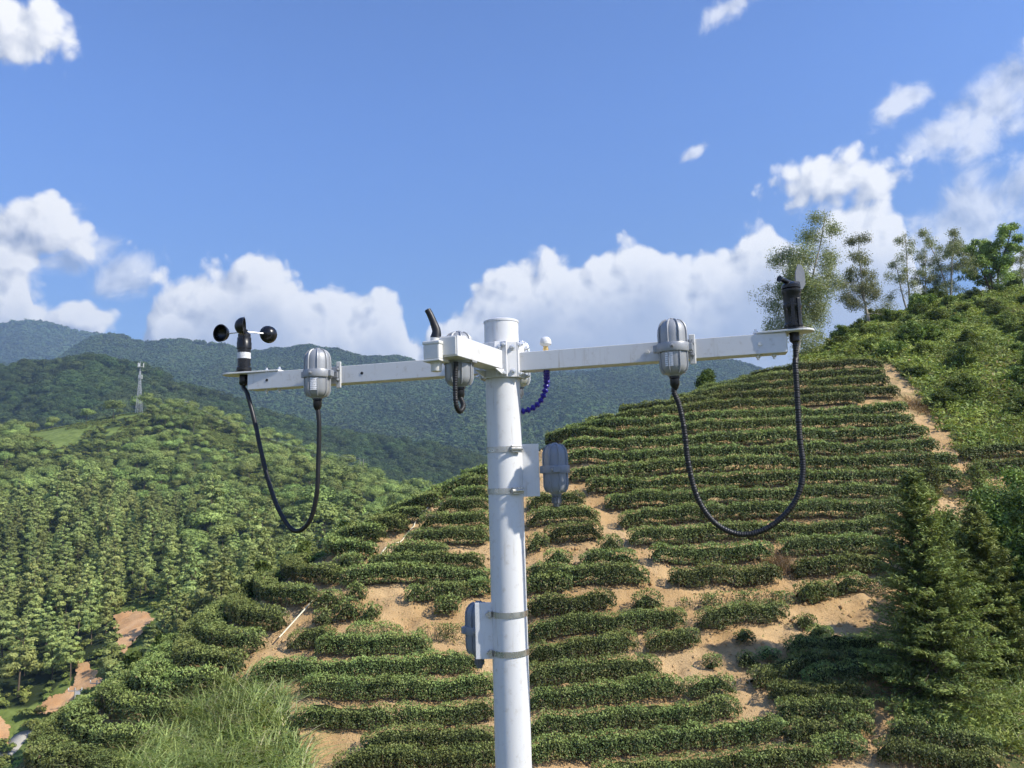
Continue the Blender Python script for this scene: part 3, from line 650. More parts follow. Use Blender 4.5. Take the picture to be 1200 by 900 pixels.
def make_hedge(hd, k):
    r = np.random.default_rng(1000 + k); Q = hd['line']; n = len(Q)
    seg = np.linalg.norm(np.diff(Q, axis=0), axis=1); s = np.concatenate([[0], np.cumsum(seg)]); L = s[-1]
    T = unit(np.gradient(Q, axis=0)); Nn = np.stack([T[:, 1], -T[:, 0]], 1)        # to the right of travel: downhill side for left-to-right rows
    Yd = Q[:, 1].mean(); z = hill_z(Q[:, 0], Q[:, 1])
    root = thing('tea_hedge', (Q[n // 2, 0], Q[n // 2, 1], z[n // 2] - .02), hd['label'], 'tea hedge', 'clipped tea hedges on the terraced slope')
    rl = np.array(root.location); dz_ = float(np.clip((Yd - 22) / 8, 0, 1)); h0, w0 = hd['h'] * (.88 + .22 * dz_), hd['w'] * (.74 + .18 * dz_)
    big = 1.0 if Yd < 27 else (1.3 if Yd < 36 else 1.75)
    dens = 1500 / big ** 1.7
    N_ = int(L * dens); t = r.uniform(-.12, L + .12, N_)
    # holes and thin spots along the row
    nz = vnoise(t * .55 + 31.7 * k, 3.1, 5); nz2 = vnoise(t * 1.9 + 7.7 * k, 1.7, 6); nz3 = vnoise(t * .22 + 3.3 * k, 8.1, 7)
    keep = (nz * .7 + nz2 * .5 > -1.05 + hd['sparse'] * 1.75) if L > 1.2 else r.random(N_) > hd['sparse'] * .6
    if keep.mean() < .3: keep = r.random(N_) > .55 + .4 * np.sin(t * 5.0)
    t = t[keep]; nz = nz[keep]; nz2 = nz2[keep]; nz3 = nz3[keep]; N_ = len(t)
    ed = np.clip(np.minimum(t + .14, L + .14 - t) / .42, 0, 1) ** .5
    hh = h0 * (1 + .06 * nz + .05 * nz2 + .06 * nz3) * (.62 + .38 * ed) * (1 - .25 * hd['sparse']); ww = w0 * (1 + .12 * nz2 + .1 * nz) * (.45 + .55 * ed)
    c = r.random(N_); zf = r.random(N_); xt = r.uniform(-1, 1, N_); ex = .36        # front, clipped flat top, back
    top_ = (c >= .40) & (c < .86); sd_ = np.where(c < .40, 1.0, -1.0)
    xx = np.where(top_, xt, sd_ * (1 - .16 * zf ** 5)); zz_ = np.where(top_, 1 - .11 * np.abs(xt) ** 3, zf * .93)
    ct = np.where(top_, .35 * xt, sd_); st = np.where(top_, 1.0, .2 + .3 * zf); th = np.arctan2(zz_ + .05, xx)
    px = xx * ww * .5; pz = zz_ * .86 * hh
    lump = 1 + .10 * vnoise(t * 4.5, th * 2.2 + k, 8) + .05 * vnoise(t * 11, th * 5 + k, 9)
    dep = np.where(r.random(N_) < .35, r.uniform(.62, .95, N_), r.normal(1.0, .045, N_)) * lump
    dent = np.clip(vnoise(t * 6.5 + 9.1 * k, 4.4, 12) * 1.2 + vnoise(t * 15 + k, 2.2, 13) * .5, 0, 1) * np.where(top_, .2, 1.0)
    px *= dep * (1 - .22 * dent); pz = pz * dep * (1 - .05 * dent)
    cx = np.interp(t, s, Q[:, 0]); cy = np.interp(t, s, Q[:, 1]); nx = np.interp(t, s, Nn[:, 0]); ny = np.interp(t, s, Nn[:, 1])
    tx = np.interp(t, s, T[:, 0]); ty = np.interp(t, s, T[:, 1])
    over = np.where(t < 0, t, np.where(t > L, t - L, 0)); cx = cx + tx * over; cy = cy + ty * over
    zz = np.interp(t, s, z)
    P = np.stack([cx + nx * px, cy + ny * px, zz + .13 * hh + pz], 1)
    out = np.stack([nx * ct, ny * ct, st * 1.1], 1)
    Nr = unit(unit(out) * .7 + r.normal(size=(N_, 3)) * np.where(top_, .75, .55)[:, None])
    up = np.stack([nx * ct * .5, ny * ct * .5, np.ones(N_)], 1) + r.normal(size=(N_, 3)) * .55
    sz = r.uniform(.7, 1.25, N_) * .062 * big
    V1 = leaves(P - rl, Nr, sz, sz * .5, r, np.where((r.random(N_) < .6)[:, None], up, r.normal(size=(N_, 3))), .12)
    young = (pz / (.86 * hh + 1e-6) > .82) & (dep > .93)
    tint = np.clip(r.normal(.17, .16, N_) + np.where(young, .62, 0), 0, 1)  # young shoots paler; sunlit top and shaded front also put into tint
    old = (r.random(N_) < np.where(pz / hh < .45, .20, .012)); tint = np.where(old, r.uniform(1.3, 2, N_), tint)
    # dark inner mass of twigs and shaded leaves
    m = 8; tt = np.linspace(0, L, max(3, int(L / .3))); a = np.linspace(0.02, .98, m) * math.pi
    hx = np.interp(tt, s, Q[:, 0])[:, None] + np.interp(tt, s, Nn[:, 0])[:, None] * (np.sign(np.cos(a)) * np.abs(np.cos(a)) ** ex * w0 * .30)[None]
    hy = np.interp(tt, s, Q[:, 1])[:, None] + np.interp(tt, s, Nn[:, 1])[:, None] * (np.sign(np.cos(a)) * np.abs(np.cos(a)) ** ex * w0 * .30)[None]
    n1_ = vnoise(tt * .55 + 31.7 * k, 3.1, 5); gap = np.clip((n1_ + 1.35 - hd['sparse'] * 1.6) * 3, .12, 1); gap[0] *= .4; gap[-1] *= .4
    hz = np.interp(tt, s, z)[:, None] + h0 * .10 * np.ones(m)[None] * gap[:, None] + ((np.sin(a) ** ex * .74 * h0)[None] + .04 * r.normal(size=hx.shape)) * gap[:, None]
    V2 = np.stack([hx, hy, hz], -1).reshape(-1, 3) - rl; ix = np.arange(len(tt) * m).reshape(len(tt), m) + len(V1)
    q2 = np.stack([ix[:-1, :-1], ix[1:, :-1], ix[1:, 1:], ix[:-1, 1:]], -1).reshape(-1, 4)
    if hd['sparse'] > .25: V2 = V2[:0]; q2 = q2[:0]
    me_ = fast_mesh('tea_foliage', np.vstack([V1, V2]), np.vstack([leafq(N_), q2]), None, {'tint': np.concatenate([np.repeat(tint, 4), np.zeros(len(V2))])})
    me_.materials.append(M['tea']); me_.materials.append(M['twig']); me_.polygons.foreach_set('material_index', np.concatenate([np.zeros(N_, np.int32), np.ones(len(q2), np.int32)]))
    mesh_obj('foliage', me_, None, root)['kind'] = 'stuff'
    # bare stems under the leaves
    ns = max(4, int(L * (22 if Yd < 30 else 11))); t = r.uniform(0, L, ns); x0 = np.interp(t, s, Q[:, 0]); y0 = np.interp(t, s, Q[:, 1])
    nx = np.interp(t, s, Nn[:, 0]); ny = np.interp(t, s, Nn[:, 1]); o0 = r.uniform(-.25, .25, ns) * w0; o1 = o0 + r.uniform(-.12, .22, ns); e = r.normal(size=ns) * .12
    p0 = np.stack([x0 + nx * o0, y0 + ny * o0, hill_z(x0 + nx * o0, y0 + ny * o0) - .05], 1)
    p1 = np.stack([x0 + nx * o1 + ny * e, y0 + ny * o1 - nx * e, np.interp(t, s, z) + h0 * r.uniform(.5, .8, ns)], 1)
    rr = r.uniform(.005, .011, ns) * (1 if Yd < 30 else 1.4)
    V, Qd = tubes_np(np.hstack([p0 - rl, p1 - rl, rr[:, None], rr[:, None] * .6]), 3)
    mesh_obj('stems', fast_mesh('tea_stems', V, Qd), M['stem'], root)['kind'] = 'stuff'
for k, hd in enumerate(HEDGES): make_hedge(hd, k)

# ------------------------------------------------------------------ tree builders
def wood_mesh(name, segs, loc, n=6): 
    V, Q = tubes_np(np.array(segs), n); return fast_mesh(name, V - loc, Q, None, None, True)
def branch(r, p, d, L, rad, segs, nseg=5, wob=.18, up=.05):
    """curved tapering limb; returns the points along it"""
    pts = [np.array(p)]; d = d / np.linalg.norm(d)
    for i in range(nseg):
        d = d + r.normal(size=3) * wob + np.array([0, 0, up]); d /= np.linalg.norm(d); q_ = pts[-1] + d * L / nseg
        r0 = rad * (1 - .75 * i / nseg); r1 = rad * (1 - .75 * (i + 1) / nseg); segs.append(np.concatenate([pts[-1], q_, [r0, r1]])); pts.append(q_)
    return pts, d
def grown_tree(seed, height, trunk_r, stems=1, crown0=.35, reach=.33, limbs=9, clumps=(3, 5), clump_r=.55, per=70, leaf=.12, droop=.0, lean=.06, aspect=.4, narrow=1.0, flat=.75):
    """branching tree at the origin: returns wood segments, leaf vertices, tints"""
    r = np.random.default_rng(seed); segs = []; C = []
    for sidx in range(stems):
        d = np.array([r.normal() * lean * (2.2 if stems > 1 else 1), r.normal() * lean, 1.0]); hgt = height * (1 if sidx == 0 else r.uniform(.62, .9))
        base = np.array([r.normal() * .12 * (stems > 1), r.normal() * .12 * (stems > 1), -.15]) * max(1, trunk_r * 6)
        tp, _ = branch(r, base, d, hgt, trunk_r, segs, 10, .05, .04); tp = np.array(tp)
        for li in range(limbs):
            f = crown0 + (1 - crown0) * ((li + r.random()) / limbs) ** .9; x = f * 10; i = min(int(x), 9); p = tp[i] + (tp[i + 1] - tp[i]) * (x - i)
            an = li * 2.4 + r.random() * 1.2; tilt = r.uniform(.5, 1.0); ll = height * reach * (1.08 - f * .72) * r.uniform(.7, 1.25) * narrow
            dd = np.array([math.cos(an) * tilt, math.sin(an) * tilt, r.uniform(.35, .8)])
            bp, bd = branch(r, p, dd, ll, trunk_r * .36 * (1.15 - f), segs, 5, .2, .08 - droop)
            for c in range(r.integers(*clumps)):
                j = r.integers(2, 6); q_ = bp[j]; d2 = bd + r.normal(size=3) * .6; l2 = ll * r.uniform(.2, .45)
                sp, _ = branch(r, q_, d2, l2, trunk_r * .1, segs, 3, .25, .06 - droop); C.append(sp[-1])
            C.append(bp[-1])
        C.append(tp[-1])
    C = np.array(C); n = len(C) * per; ci = np.repeat(np.arange(len(C)), per); cs = r.uniform(.55, 1.25, len(C))[ci]
    P = C[ci] + unit(r.normal(size=(n, 3))) * (r.random(n) ** .5 * clump_r * cs)[:, None] * np.array([1, 1, flat]); P[:, 2] -= droop * r.random(n) * clump_r * 2
    Nr = unit(unit(P - C[ci]) * .5 + r.normal(size=(n, 3)) * .7 + np.array([0, 0, .25])); sz = leaf * r.uniform(.6, 1.3, n)
    dirs = r.normal(size=(n, 3)) + np.array([0, 0, -2.0 * droop])
    tint = np.clip(r.normal(.4, .25, n) + .2 * r.normal(size=len(C))[ci], 0, 1)
    return segs, leaves(P, Nr, sz, sz * aspect, r, dirs, .1), tint
def plant_tree(name, loc, built, leafm, bark, label, cat='tree', group=None, rot=0.0):
    segs, V, tint = built; o = thing(name, loc, label, cat, group); o.rotation_euler = (0, 0, rot)
    mesh_obj('trunk', wood_mesh('tree_trunk', segs, np.zeros(3)), bark, o)
    mesh_obj('crown', fast_mesh('tree_crown', V, leafq(len(V) // 4), None, {'tint': np.repeat(tint, 4)}), leafm, o); return o
def conifer(seed, height, radius, layers=46, base=.04, leaf=.13, per=36, power=.8):
    r = np.random.default_rng(seed); segs = []; PP = []; DD = []; ts = []
    tp, _ = branch(r, (0, 0, -.1), np.array([0, 0, 1.]), height, height * .014, segs, 10, .012, 0); tp = np.array(tp)
    for i in range(layers):
        f = base + (1 - base) * i / layers; x = min(f * 10, 9.99); p = tp[int(x)] + (tp[int(x) + 1] - tp[int(x)]) * (x - int(x)); nb = r.integers(6, 10)
        for b_ in range(nb):
            an = r.random() * 6.283; ll = radius * (1 - f) ** power * r.uniform(.55, 1.2) + .08; dz = -.12 + .75 * f + r.normal() * .12
            d = np.array([math.cos(an), math.sin(an), dz]); q_ = p + d * ll + np.array([0, 0, .10 * ll]); segs.append(np.concatenate([p, q_, [.012 * (1 - f) + .004, .003]]))
            m = max(6, int(per * ll / radius * 1.4)); t = r.uniform(.15, 1.03, m); side = r.choice([-1, 1], m); perp = np.array([-math.sin(an), math.cos(an), 0.])
            w = (.30 * ll + .05) * (1.05 - t) * r.random(m) + .03
            P = p + (q_ - p) * t[:, None] + perp * (side * w)[:, None] + r.normal(size=(m, 3)) * .035; P[:, 2] -= w * .25
            PP.append(P); DD.append(d * .8 + perp * side[:, None] * .9 + r.normal(size=(m, 3)) * .25 + np.array([0, 0, .25])); ts.append(np.clip(t * .55 + r.normal(.1, .2, m), 0, 1))
    P = np.vstack(PP); D = np.vstack(DD); n = len(P); Nr = unit(np.array([0, 0, 1.]) + r.normal(size=(n, 3)) * .55); sz = leaf * r.uniform(.7, 1.35, n)
    tint = np.concatenate(ts); tint = np.where(r.random(n) < .02, 1.7, tint)
    return segs, leaves(P, Nr, sz, sz * .24, r, D, .12), tint
def ground(u, v): 
    x, y = hit(u, v); return np.array([x, y, hill_z(x, y)])
def crest(u, back=.5):
    """point on the hill's crest below photograph column u, set back a little"""
    xs = np.interp(u, [p[0] for p in RIDGE_PX], RID[:, 0]); ys = np.interp(u, [p[0] for p in RIDGE_PX], RID[:, 1]) + back; xs = xs * ys / (ys - back)
    return np.array([xs, ys, hill_z(xs, ys)])
def hgt(p, vtop, u=None):
    """tree height so that its top reaches photograph row vtop"""
    uu, vv = project(p); r = ray(float(uu) if u is None else u, vtop); return r[2] * p[1] / r[1] - p[2]

# eucalyptus and other trees on the ridge
EU = [('tall spreading eucalyptus behind the wind vane, largest tree on the ridge', 929, 1.2, 230, 3, .24, .24, 15, 110, 1), ('slim eucalyptus standing alone right of the wind vane', 1017, .8, 262, 2, .18, .27, 12, 80, 2),
      ('sparse thin eucalyptus, third from the wind vane', 1066, 1.0, 258, 2, .32, .22, 7, 48, 3), ('leaning wispy young eucalyptus between two fuller ones', 1086, 2.0, 280, 2, .3, .2, 5, 36, 7), ('wispy tall eucalyptus left of the dark green ridge tree', 1112, .8, 252, 3, .30, .27, 10, 64, 4),
      ('pale eucalyptus at the right edge behind the dark green ridge tree', 1199, 2.5, 280, 2, .3, .24, 8, 50, 5)]
for label, u, back, vt, st, c0, rc, lm, per, sd in EU:
    p = crest(u, back); h = hgt(p, vt)
    plant_tree('eucalyptus_tree', p - [0, 0, .1], grown_tree(sd * 13, h * .90, 0.05 + h * .0055, st, c0, rc, lm, (5, 8), .066 * h, int(per * 1.6), .14, .28, .05, .42), M['euc'], M['euc_bark'], label, 'tree', 'trees along the ridge')
p = crest(1163, .3); h = hgt(p, 258)
plant_tree('ridge_tree', p - [0, 0, .1], grown_tree(77, h * .90, .13, 3, .14, .36, 14, (4, 7), .60, 130, .19, .02, .06, .5), M['broad'], M['bark'], 'dense dark green tree near the right end of the ridge', 'tree', 'trees along the ridge')
p = crest(828, 2.2); h = hgt(p, 427)
plant_tree('round_tree', p - [0, 0, .1], grown_tree(78, h * .9, .07, 3, .10, .36, 14, (3, 6), .42, 140, .13, 0, .04, .5, .9), M['dark_leaf'], M['bark'], 'small rounded dark tree on the crest below the right sensor housing', 'tree')
# conifers and dark trees on the right
p = ground(1098, 822); plant_tree('conifer_tree', p, conifer(5, hgt(p, 548), 2.1, 80, .03, .135, 150), M['conifer'], M['bark'], 'big bushy conifer standing among the tea rows on the right', 'tree')
p = ground(1163, 785); plant_tree('conifer_tree', p, conifer(6, hgt(p, 588), 1.5, 60, .06, .135, 130), M['conifer'], M['bark'], 'slimmer conifer behind the big bushy one near the right edge', 'tree')
p = ground(1094, 580); plant_tree('conifer_sapling', p, conifer(7, hgt(p, 534), .75, 22, .05, .12, 22), M['conifer'], M['bark'], 'conifer sapling at the dirt gully, left of a pair', 'sapling')
p = ground(1147, 582); plant_tree('conifer_sapling', p, conifer(8, hgt(p, 540), .85, 22, .05, .12, 22), M['conifer'], M['bark'], 'conifer sapling at the dirt gully, right of a pair', 'sapling')
p = ground(1212, 770); plant_tree('broadleaf_tree', p, grown_tree(81, hgt(p, 575), .1, 3, .08, .34, 13, (3, 6), .5, 120, .13, 0, .08, .5), M['dark_leaf'], M['bark'], 'dark glossy broadleaf tree cut by the right edge', 'tree')
p = ground(1190, 690); plant_tree('broadleaf_tree', p, grown_tree(82, hgt(p, 560), .1, 3, .1, .36, 12, (3, 6), .55, 110, .14, 0, .08, .5), M['shrub'], M['bark'], 'light green broadleaf tree above the glossy one at the right edge', 'tree')
p = ground(1135, 690); plant_tree('leafy_bush', p, grown_tree(83, 2.6, .05, 4, .1, .42, 9, (3, 6), .5, 110, .13, 0, .1, .45), M['shrub'], M['bark'], 'leafy bush filling the gap between the two conifers', 'bush')
# trees behind the spur on the left, seen over its edge
for i, (u, v, vt, sd, st, label) in enumerate([(483, 600, 585, 1, 2, 'yellow green round tree peeping over the crest left of the upper hose'), (355, 665, 622, 2, 3, 'broad tree behind the spur under the left cable loop'), (405, 640, 600, 3, 3, 'dark tree behind the spur left of the upper hose'),
        (290, 715, 665, 4, 3, 'dark tree behind the spur beside the curved hedges, upper'), (262, 735, 690, 5, 3, 'dark tree behind the spur, second up from the orange bank'), (232, 765, 715, 6, 3, 'dark glossy tree beside the upper orange bank'),
        (190, 790, 728, 7, 3, 'bushy tree right of the upper orange bank, hiding part of it'), (160, 800, 752, 8, 3, 'dark bushy tree between the two orange banks'), (318, 690, 645, 9, 3, 'tree behind the spur, between the lower hose and the cable loop'), (140, 822, 775, 10, 3, 'low dark tree at the spur edge beside the lower orange bank')]):
    p0 = np.array([np.interp(u, [q_[0] for q_ in RIDGE_PX], RID[:, 0]), np.interp(u, [q_[0] for q_ in RIDGE_PX], RID[:, 1])])
    dr = p0 / np.linalg.norm(p0); nrm = np.array([-.85, .53]); d = 7.0 + 1.2 * (i % 3); p2 = p0 + nrm * d
    p2 = p2 * 1.0; rr_ = ray(u, v); p2[0] = rr_[0] / rr_[1] * p2[1]
    p = np.array([p2[0], p2[1], float(hill_z(p2[0], p2[1]))]); h = hgt(p, vt)
    plant_tree('valley_tree', p - [0, 0, .2], grown_tree(200 + sd, h * .86, .1 + .008 * h, st, .2, .22, 11, (3, 6), .075 * h + .1, 110, .19, 0, .05, .5), M['broad'] if i in (0, 1) else M['dark_leaf'], M['bark'], label, 'tree', 'trees behind the tea spur')

# ------------------------------------------------------------------ undergrowth
def sample_poly(poly, n, r, ymin=16., ymax=95., xr=(-30, 75), dmax=1e9):
    """points spread evenly over the part of the hill seen inside a photograph polygon"""
    X = r.uniform(*xr, n); Y = r.uniform(ymin, ymax, n); Z = hill_z(X, Y); u, v = project(np.stack([X, Y, Z], 1)); k = inside(poly, u, v) & (ridge_dist(X, Y) > -5.0) & (ridge_dist(X, Y) < dmax)
    return X[k], Y[k], Z[k]
def blade_tufts(name, X, Y, r, lmin, lmax, width, mt, label, cat, per=1, lean=.55, kind='stuff'):
    n = len(X) * per; X = np.repeat(X, per) + r.normal(size=n) * .05; Y = np.repeat(Y, per) + r.normal(size=n) * .05; Z = hill_z(X, Y) - .03
    L = r.uniform(lmin, lmax, n); an = r.uniform(0, 6.283, n) ; le = lean * r.uniform(.3, 1.5, n); dx = np.cos(an) * le - .12; dy = np.sin(an) * le
    ns = 4; V = np.empty((n, ns + 1, 2, 3)); side = np.stack([-np.sin(an + .8), np.cos(an + .8), 0 * an], 1)
    for j in range(ns + 1):
        t = j / ns; c = np.stack([X + dx * L * t ** 1.6, Y + dy * L * t ** 1.6, Z + L * (t - .42 * le.clip(0, 1) * t ** 2.6)], 1); w = (width * (1 - t ** 1.5) + .001) * r.uniform(.7, 1.3, n)[:, None] if j == 0 else width * (1 - .92 * t ** 1.5)
        V[:, j, 0] = c - side * w; V[:, j, 1] = c + side * w
    ix = np.arange(n * (ns + 1) * 2).reshape(n, ns + 1, 2); Q = np.stack([ix[:, :-1, 0], ix[:, :-1, 1], ix[:, 1:, 1], ix[:, 1:, 0]], -1).reshape(-1, 4)
    tint = np.clip(r.normal(.45, .25, n), 0, 1); tint = np.where(r.random(n) < .08, 2, tint)
    o = np.array([X.mean(), Y.mean(), Z.mean()])
    me_ = fast_mesh(name, V.reshape(-1, 3) - o, Q, None, {'tint': np.repeat(tint, (ns + 1) * 2)}); ob = mesh_obj(name, me_, mt, None, o)
    return tag(ob, label, cat, kind=kind)
r = np.random.default_rng(50)
X, Y, Z = sample_poly([(120, 960), (135, 892), (200, 852), (240, 815), (262, 800), (305, 803), (335, 822), (346, 860), (385, 960)], 14000, r, 17, 30, (-18, -3))
blade_tufts('tall_grass', X, Y, r, .5, 1.2, .021, M['grass'], 'patch of tall arching grass in the lower left', 'grass', 3, 1.25)
X, Y, Z = sample_poly([(1075, 860), (1060, 790), (1100, 760), (1150, 770), (1210, 740), (1330, 760), (1330, 960), (1215, 890), (1130, 868)], 16000, r, 16, 30, (9, 26))
blade_tufts('bank_grass', X, Y, r, .35, .85, .015, M['grass'], 'arching grass on the bank below the conifers at right', 'grass', 2, 1.1)
X, Y, Z = sample_poly([(1115, 505), (1140, 490), (1300, 500), (1300, 545), (1125, 545)], 9000, r, 32, 52, (18, 45))
blade_tufts('gully_grass', X, Y, r, .4, .8, .02, M['fern'], 'long grass under the ferny bank right of the dirt gully', 'grass', 2)
def fern_carpet(name, poly, n, r, ymin, ymax, xr, mt, label, cat, leaf, hmax, per=7, dmax=1e9):
    X, Y, Z = sample_poly(poly, n, r, ymin, ymax, xr, dmax); m = len(X) * per; ii = np.repeat(np.arange(len(X)), per)
    hm = hmax * (.5 + .5 * vnoise(X * .5, Y * .5, 61)) * (.6 + .8 * r.random(len(X))) + .06
    P = np.stack([X[ii] + r.normal(size=m) * .13, Y[ii] + r.normal(size=m) * .13, Z[ii] + hm[ii] * r.random(m) ** .45], 1)
    Nr = unit(np.array([0, -.25, .9]) + r.normal(size=(m, 3)) * .55); sz = leaf * r.uniform(.6, 1.4, m); tn = np.clip(r.normal(.45, .2, m) + .35 * vnoise(P[:, 0] * .35, P[:, 1] * .35, 63), 0, 1); tn = np.where(r.random(m) < .02 + .12 * (vnoise(P[:, 0] * .25, P[:, 1] * .25, 66) > .55), 1.8, tn)
    o = P.mean(0); V = leaves(P - o, Nr, sz, sz * .36, r, None, .15)
    return tag(mesh_obj(name, fast_mesh(name, V, leafq(m), None, {'tint': np.repeat(tn, 4)}), mt, None, o), label, cat, kind='stuff')
slope_poly = [(900, 300), (925, 425), (960, 428), (1042, 425), (1070, 455), (1101, 505), (1120, 530), (1330, 520), (1330, 250)]
fern_carpet('fern_ground_cover', slope_poly, 60000, r, 38, 92, (14, 68), M['fern'], 'bright fern and weed cover over the right-hand slope', 'ground cover', .26, .75, 6)
fern_carpet('bank_ground_cover', [(1060, 720), (1100, 700), (1330, 640), (1330, 960), (1200, 895), (1110, 865), (1055, 845)], 26000, r, 16, 36, (9, 28), M['fern'], 'ferns and weeds on the bank under the conifers', 'ground cover', .13, .5, 6)
fern_carpet('gully_ground_cover', [(1100, 560), (1130, 600), (1110, 640), (1330, 640), (1330, 540), (1150, 560)], 12000, r, 26, 44, (12, 34), M['shrub'], 'low weeds between the conifer saplings and the right edge', 'ground cover', .16, .45, 6)
fern_carpet('spur_weeds', [(-200, 960), (-60, 860), (110, 770), (330, 650), (520, 560), (560, 555), (440, 640), (300, 720), (100, 850), (0, 930)], 24000, r, 20, 48, (-24, -1), M['shrub'], 'weeds along the outer edge of the tea spur', 'ground cover', .16, .35, 5, -2.2)
fern_carpet('grass_patch_weeds', [(150, 960), (150, 892), (205, 856), (245, 822), (300, 812), (330, 840), (350, 960)], 5000, r, 17, 30, (-18, -3), M['fern'], 'leafy weeds mixed into the tall grass in the lower left', 'weeds', .11, .8, 6)
# weeds dotted in the bare soil
X, Y, Z = sample_poly([(300, 700), (480, 640), (640, 600), (760, 640), (900, 690), (1000, 720), (940, 790), (860, 800), (780, 760), (640, 780), (420, 800), (330, 790)], 2600, r, 20, 36, (-12, 14))
k = np.array([hd['line'] for hd in HEDGES], dtype=object); keep = vnoise(X * .9, Y * .9, 71) > .25
blade_tufts('soil_weeds', X[keep], Y[keep], r, .08, .25, .008, M['shrub'], 'scattered weeds in the bare tan soil', 'weeds', 5)
# the dry tuft and soil clods
p = ground(917, 668); X = p[0] + r.normal(size=260) * .28; Y = p[1] + r.normal(size=260) * .3
blade_tufts('dry_grass_tuft', X, Y, r, .35, .75, .009, M['dry'], 'tuft of dry straw grass between two tea hedges', 'grass', 2, .8)
p = ground(1078, 478); X = p[0] + r.normal(size=300) * .55; Y = p[1] + r.normal(size=300) * .6
blade_tufts('dead_fern_pile', X, Y, r, .3, .7, .016, M['dry'], 'dead brown ferns at the edge of the dirt gully', 'fern', 2, 1.0)
n = 22000; X = r.uniform(-16, 22, n); Y = 20 + 32 * r.random(n) ** 1.5; Z = hill_z(X, Y); s = .018 * (1 + 4.5 * r.random(n) ** 9) * (1 + (Y - 20) / 40)
oc = np.array([(1, 0, 0), (-1, 0, 0), (0, 1, 0), (0, -1, 0), (0, 0, 1), (0, 0, -1)], float); V = np.stack([X, Y, Z], 1)[:, None] + oc[None] * s[:, None, None] * r.uniform(.6, 1.3, (n, 6, 1))
tr = np.array([(0, 2, 4), (2, 1, 4), (1, 3, 4), (3, 0, 4), (2, 0, 5), (1, 2, 5), (3, 1, 5), (0, 3, 5)]); Tn = (np.arange(n)[:, None, None] * 6 + tr[None]).reshape(-1, 3)
me = fast_mesh('soil_clods', V.reshape(-1, 3), None, Tn, {'weed': np.zeros(n * 6)}); tag(mesh_obj('soil_clods', me, M['soil']), 'loose clods of tan soil between the tea rows', 'soil', kind='stuff')

n = 16000; X = r.uniform(-16, 22, n); Y = 20 + 32 * r.random(n) ** 1.4; Z = hill_z(X, Y) + .012; sz = r.uniform(.03, .08, n) * (1 + (Y - 20) / 30)
V = leaves(np.stack([X, Y, Z], 1), unit(np.array([0, -.4, .9]) + r.normal(size=(n, 3)) * .35), sz, sz * .45, r)
me = fast_mesh('leaf_litter', V, leafq(n), None, {'tint': np.repeat(np.where(r.random(n) < .25, r.uniform(0, 1, n), r.uniform(1.2, 2, n)), 4)}); tag(mesh_obj('leaf_litter', me, M['tea']), 'fallen leaves and clippings on the soil between the tea rows', 'leaf litter', kind='stuff')

# shrubs on the right-hand slope: three grown kinds, copied
protos = []
for sd in (1, 2, 3):
    b_ = grown_tree(300 + sd, 1.5, .03, 5, .05, .5, 6, (2, 4), .30, 80, .13, 0, .25, .42, 1, .8); protos.append((wood_mesh('shrub_wood', b_[0], np.zeros(3), 4), fast_mesh('shrub_crown', b_[1], leafq(len(b_[1]) // 4), None, {'tint': np.repeat(b_[2], 4)})))
for a, b_ in protos: a.materials.append(M['bark'])
X, Y, Z = sample_poly([(940, 300), (950, 410), (1035, 418), (1080, 462), (1115, 505), (1200, 512), (1260, 500), (1260, 300)], 900, np.random.default_rng(9), 42, 82, (18, 62))
sel = []
for i in range(len(X)):
    if all(math.hypot(X[i] - X[j], Y[i] - Y[j]) > 2.3 for j in sel): sel.append(i)
for c, i in enumerate(sel[:70]):
    dark = vnoise(X[i] * .12, Y[i] * .12, 91) > .15
    su, sv_ = project(np.array([X[i], Y[i], Z[i]])); where = 'near the right edge' if su > 1150 else ('beside the dirt gully' if sv_ > 440 and su < 1110 else ('just under the ridge trees' if sv_ < 400 else 'in the middle'))
    nm_ = ('dark' if dark else 'bright') + ' green shrub among the ferns %s of the right-hand slope' % where if where == 'in the middle' else ('dark' if dark else 'bright') + ' green shrub among the ferns %s, right-hand slope' % where
    o = thing('shrub', (X[i], Y[i], Z[i] - .05), nm_, 'shrub', nm_.replace('shrub', 'shrubs', 1))
    w_, l_ = protos[c % 3]; l2 = l_.copy() if len(l_.materials) else l_
    sc_ = .6 + .65 * rng.random(); o.scale = (sc_ * 1.15, sc_ * 1.15, sc_ * (.7 + .5 * rng.random())); o.rotation_euler = (0, 0, rng.random() * 6)
    mesh_obj('stems', w_, None, o); cr = mesh_obj('foliage', l_, None, o)
    if not l_.materials: l_.materials.append(M['shrub'])
    cr.material_slots[0].link = 'OBJECT'; cr.material_slots[0].material = M['dark_leaf'] if dark else M['shrub']
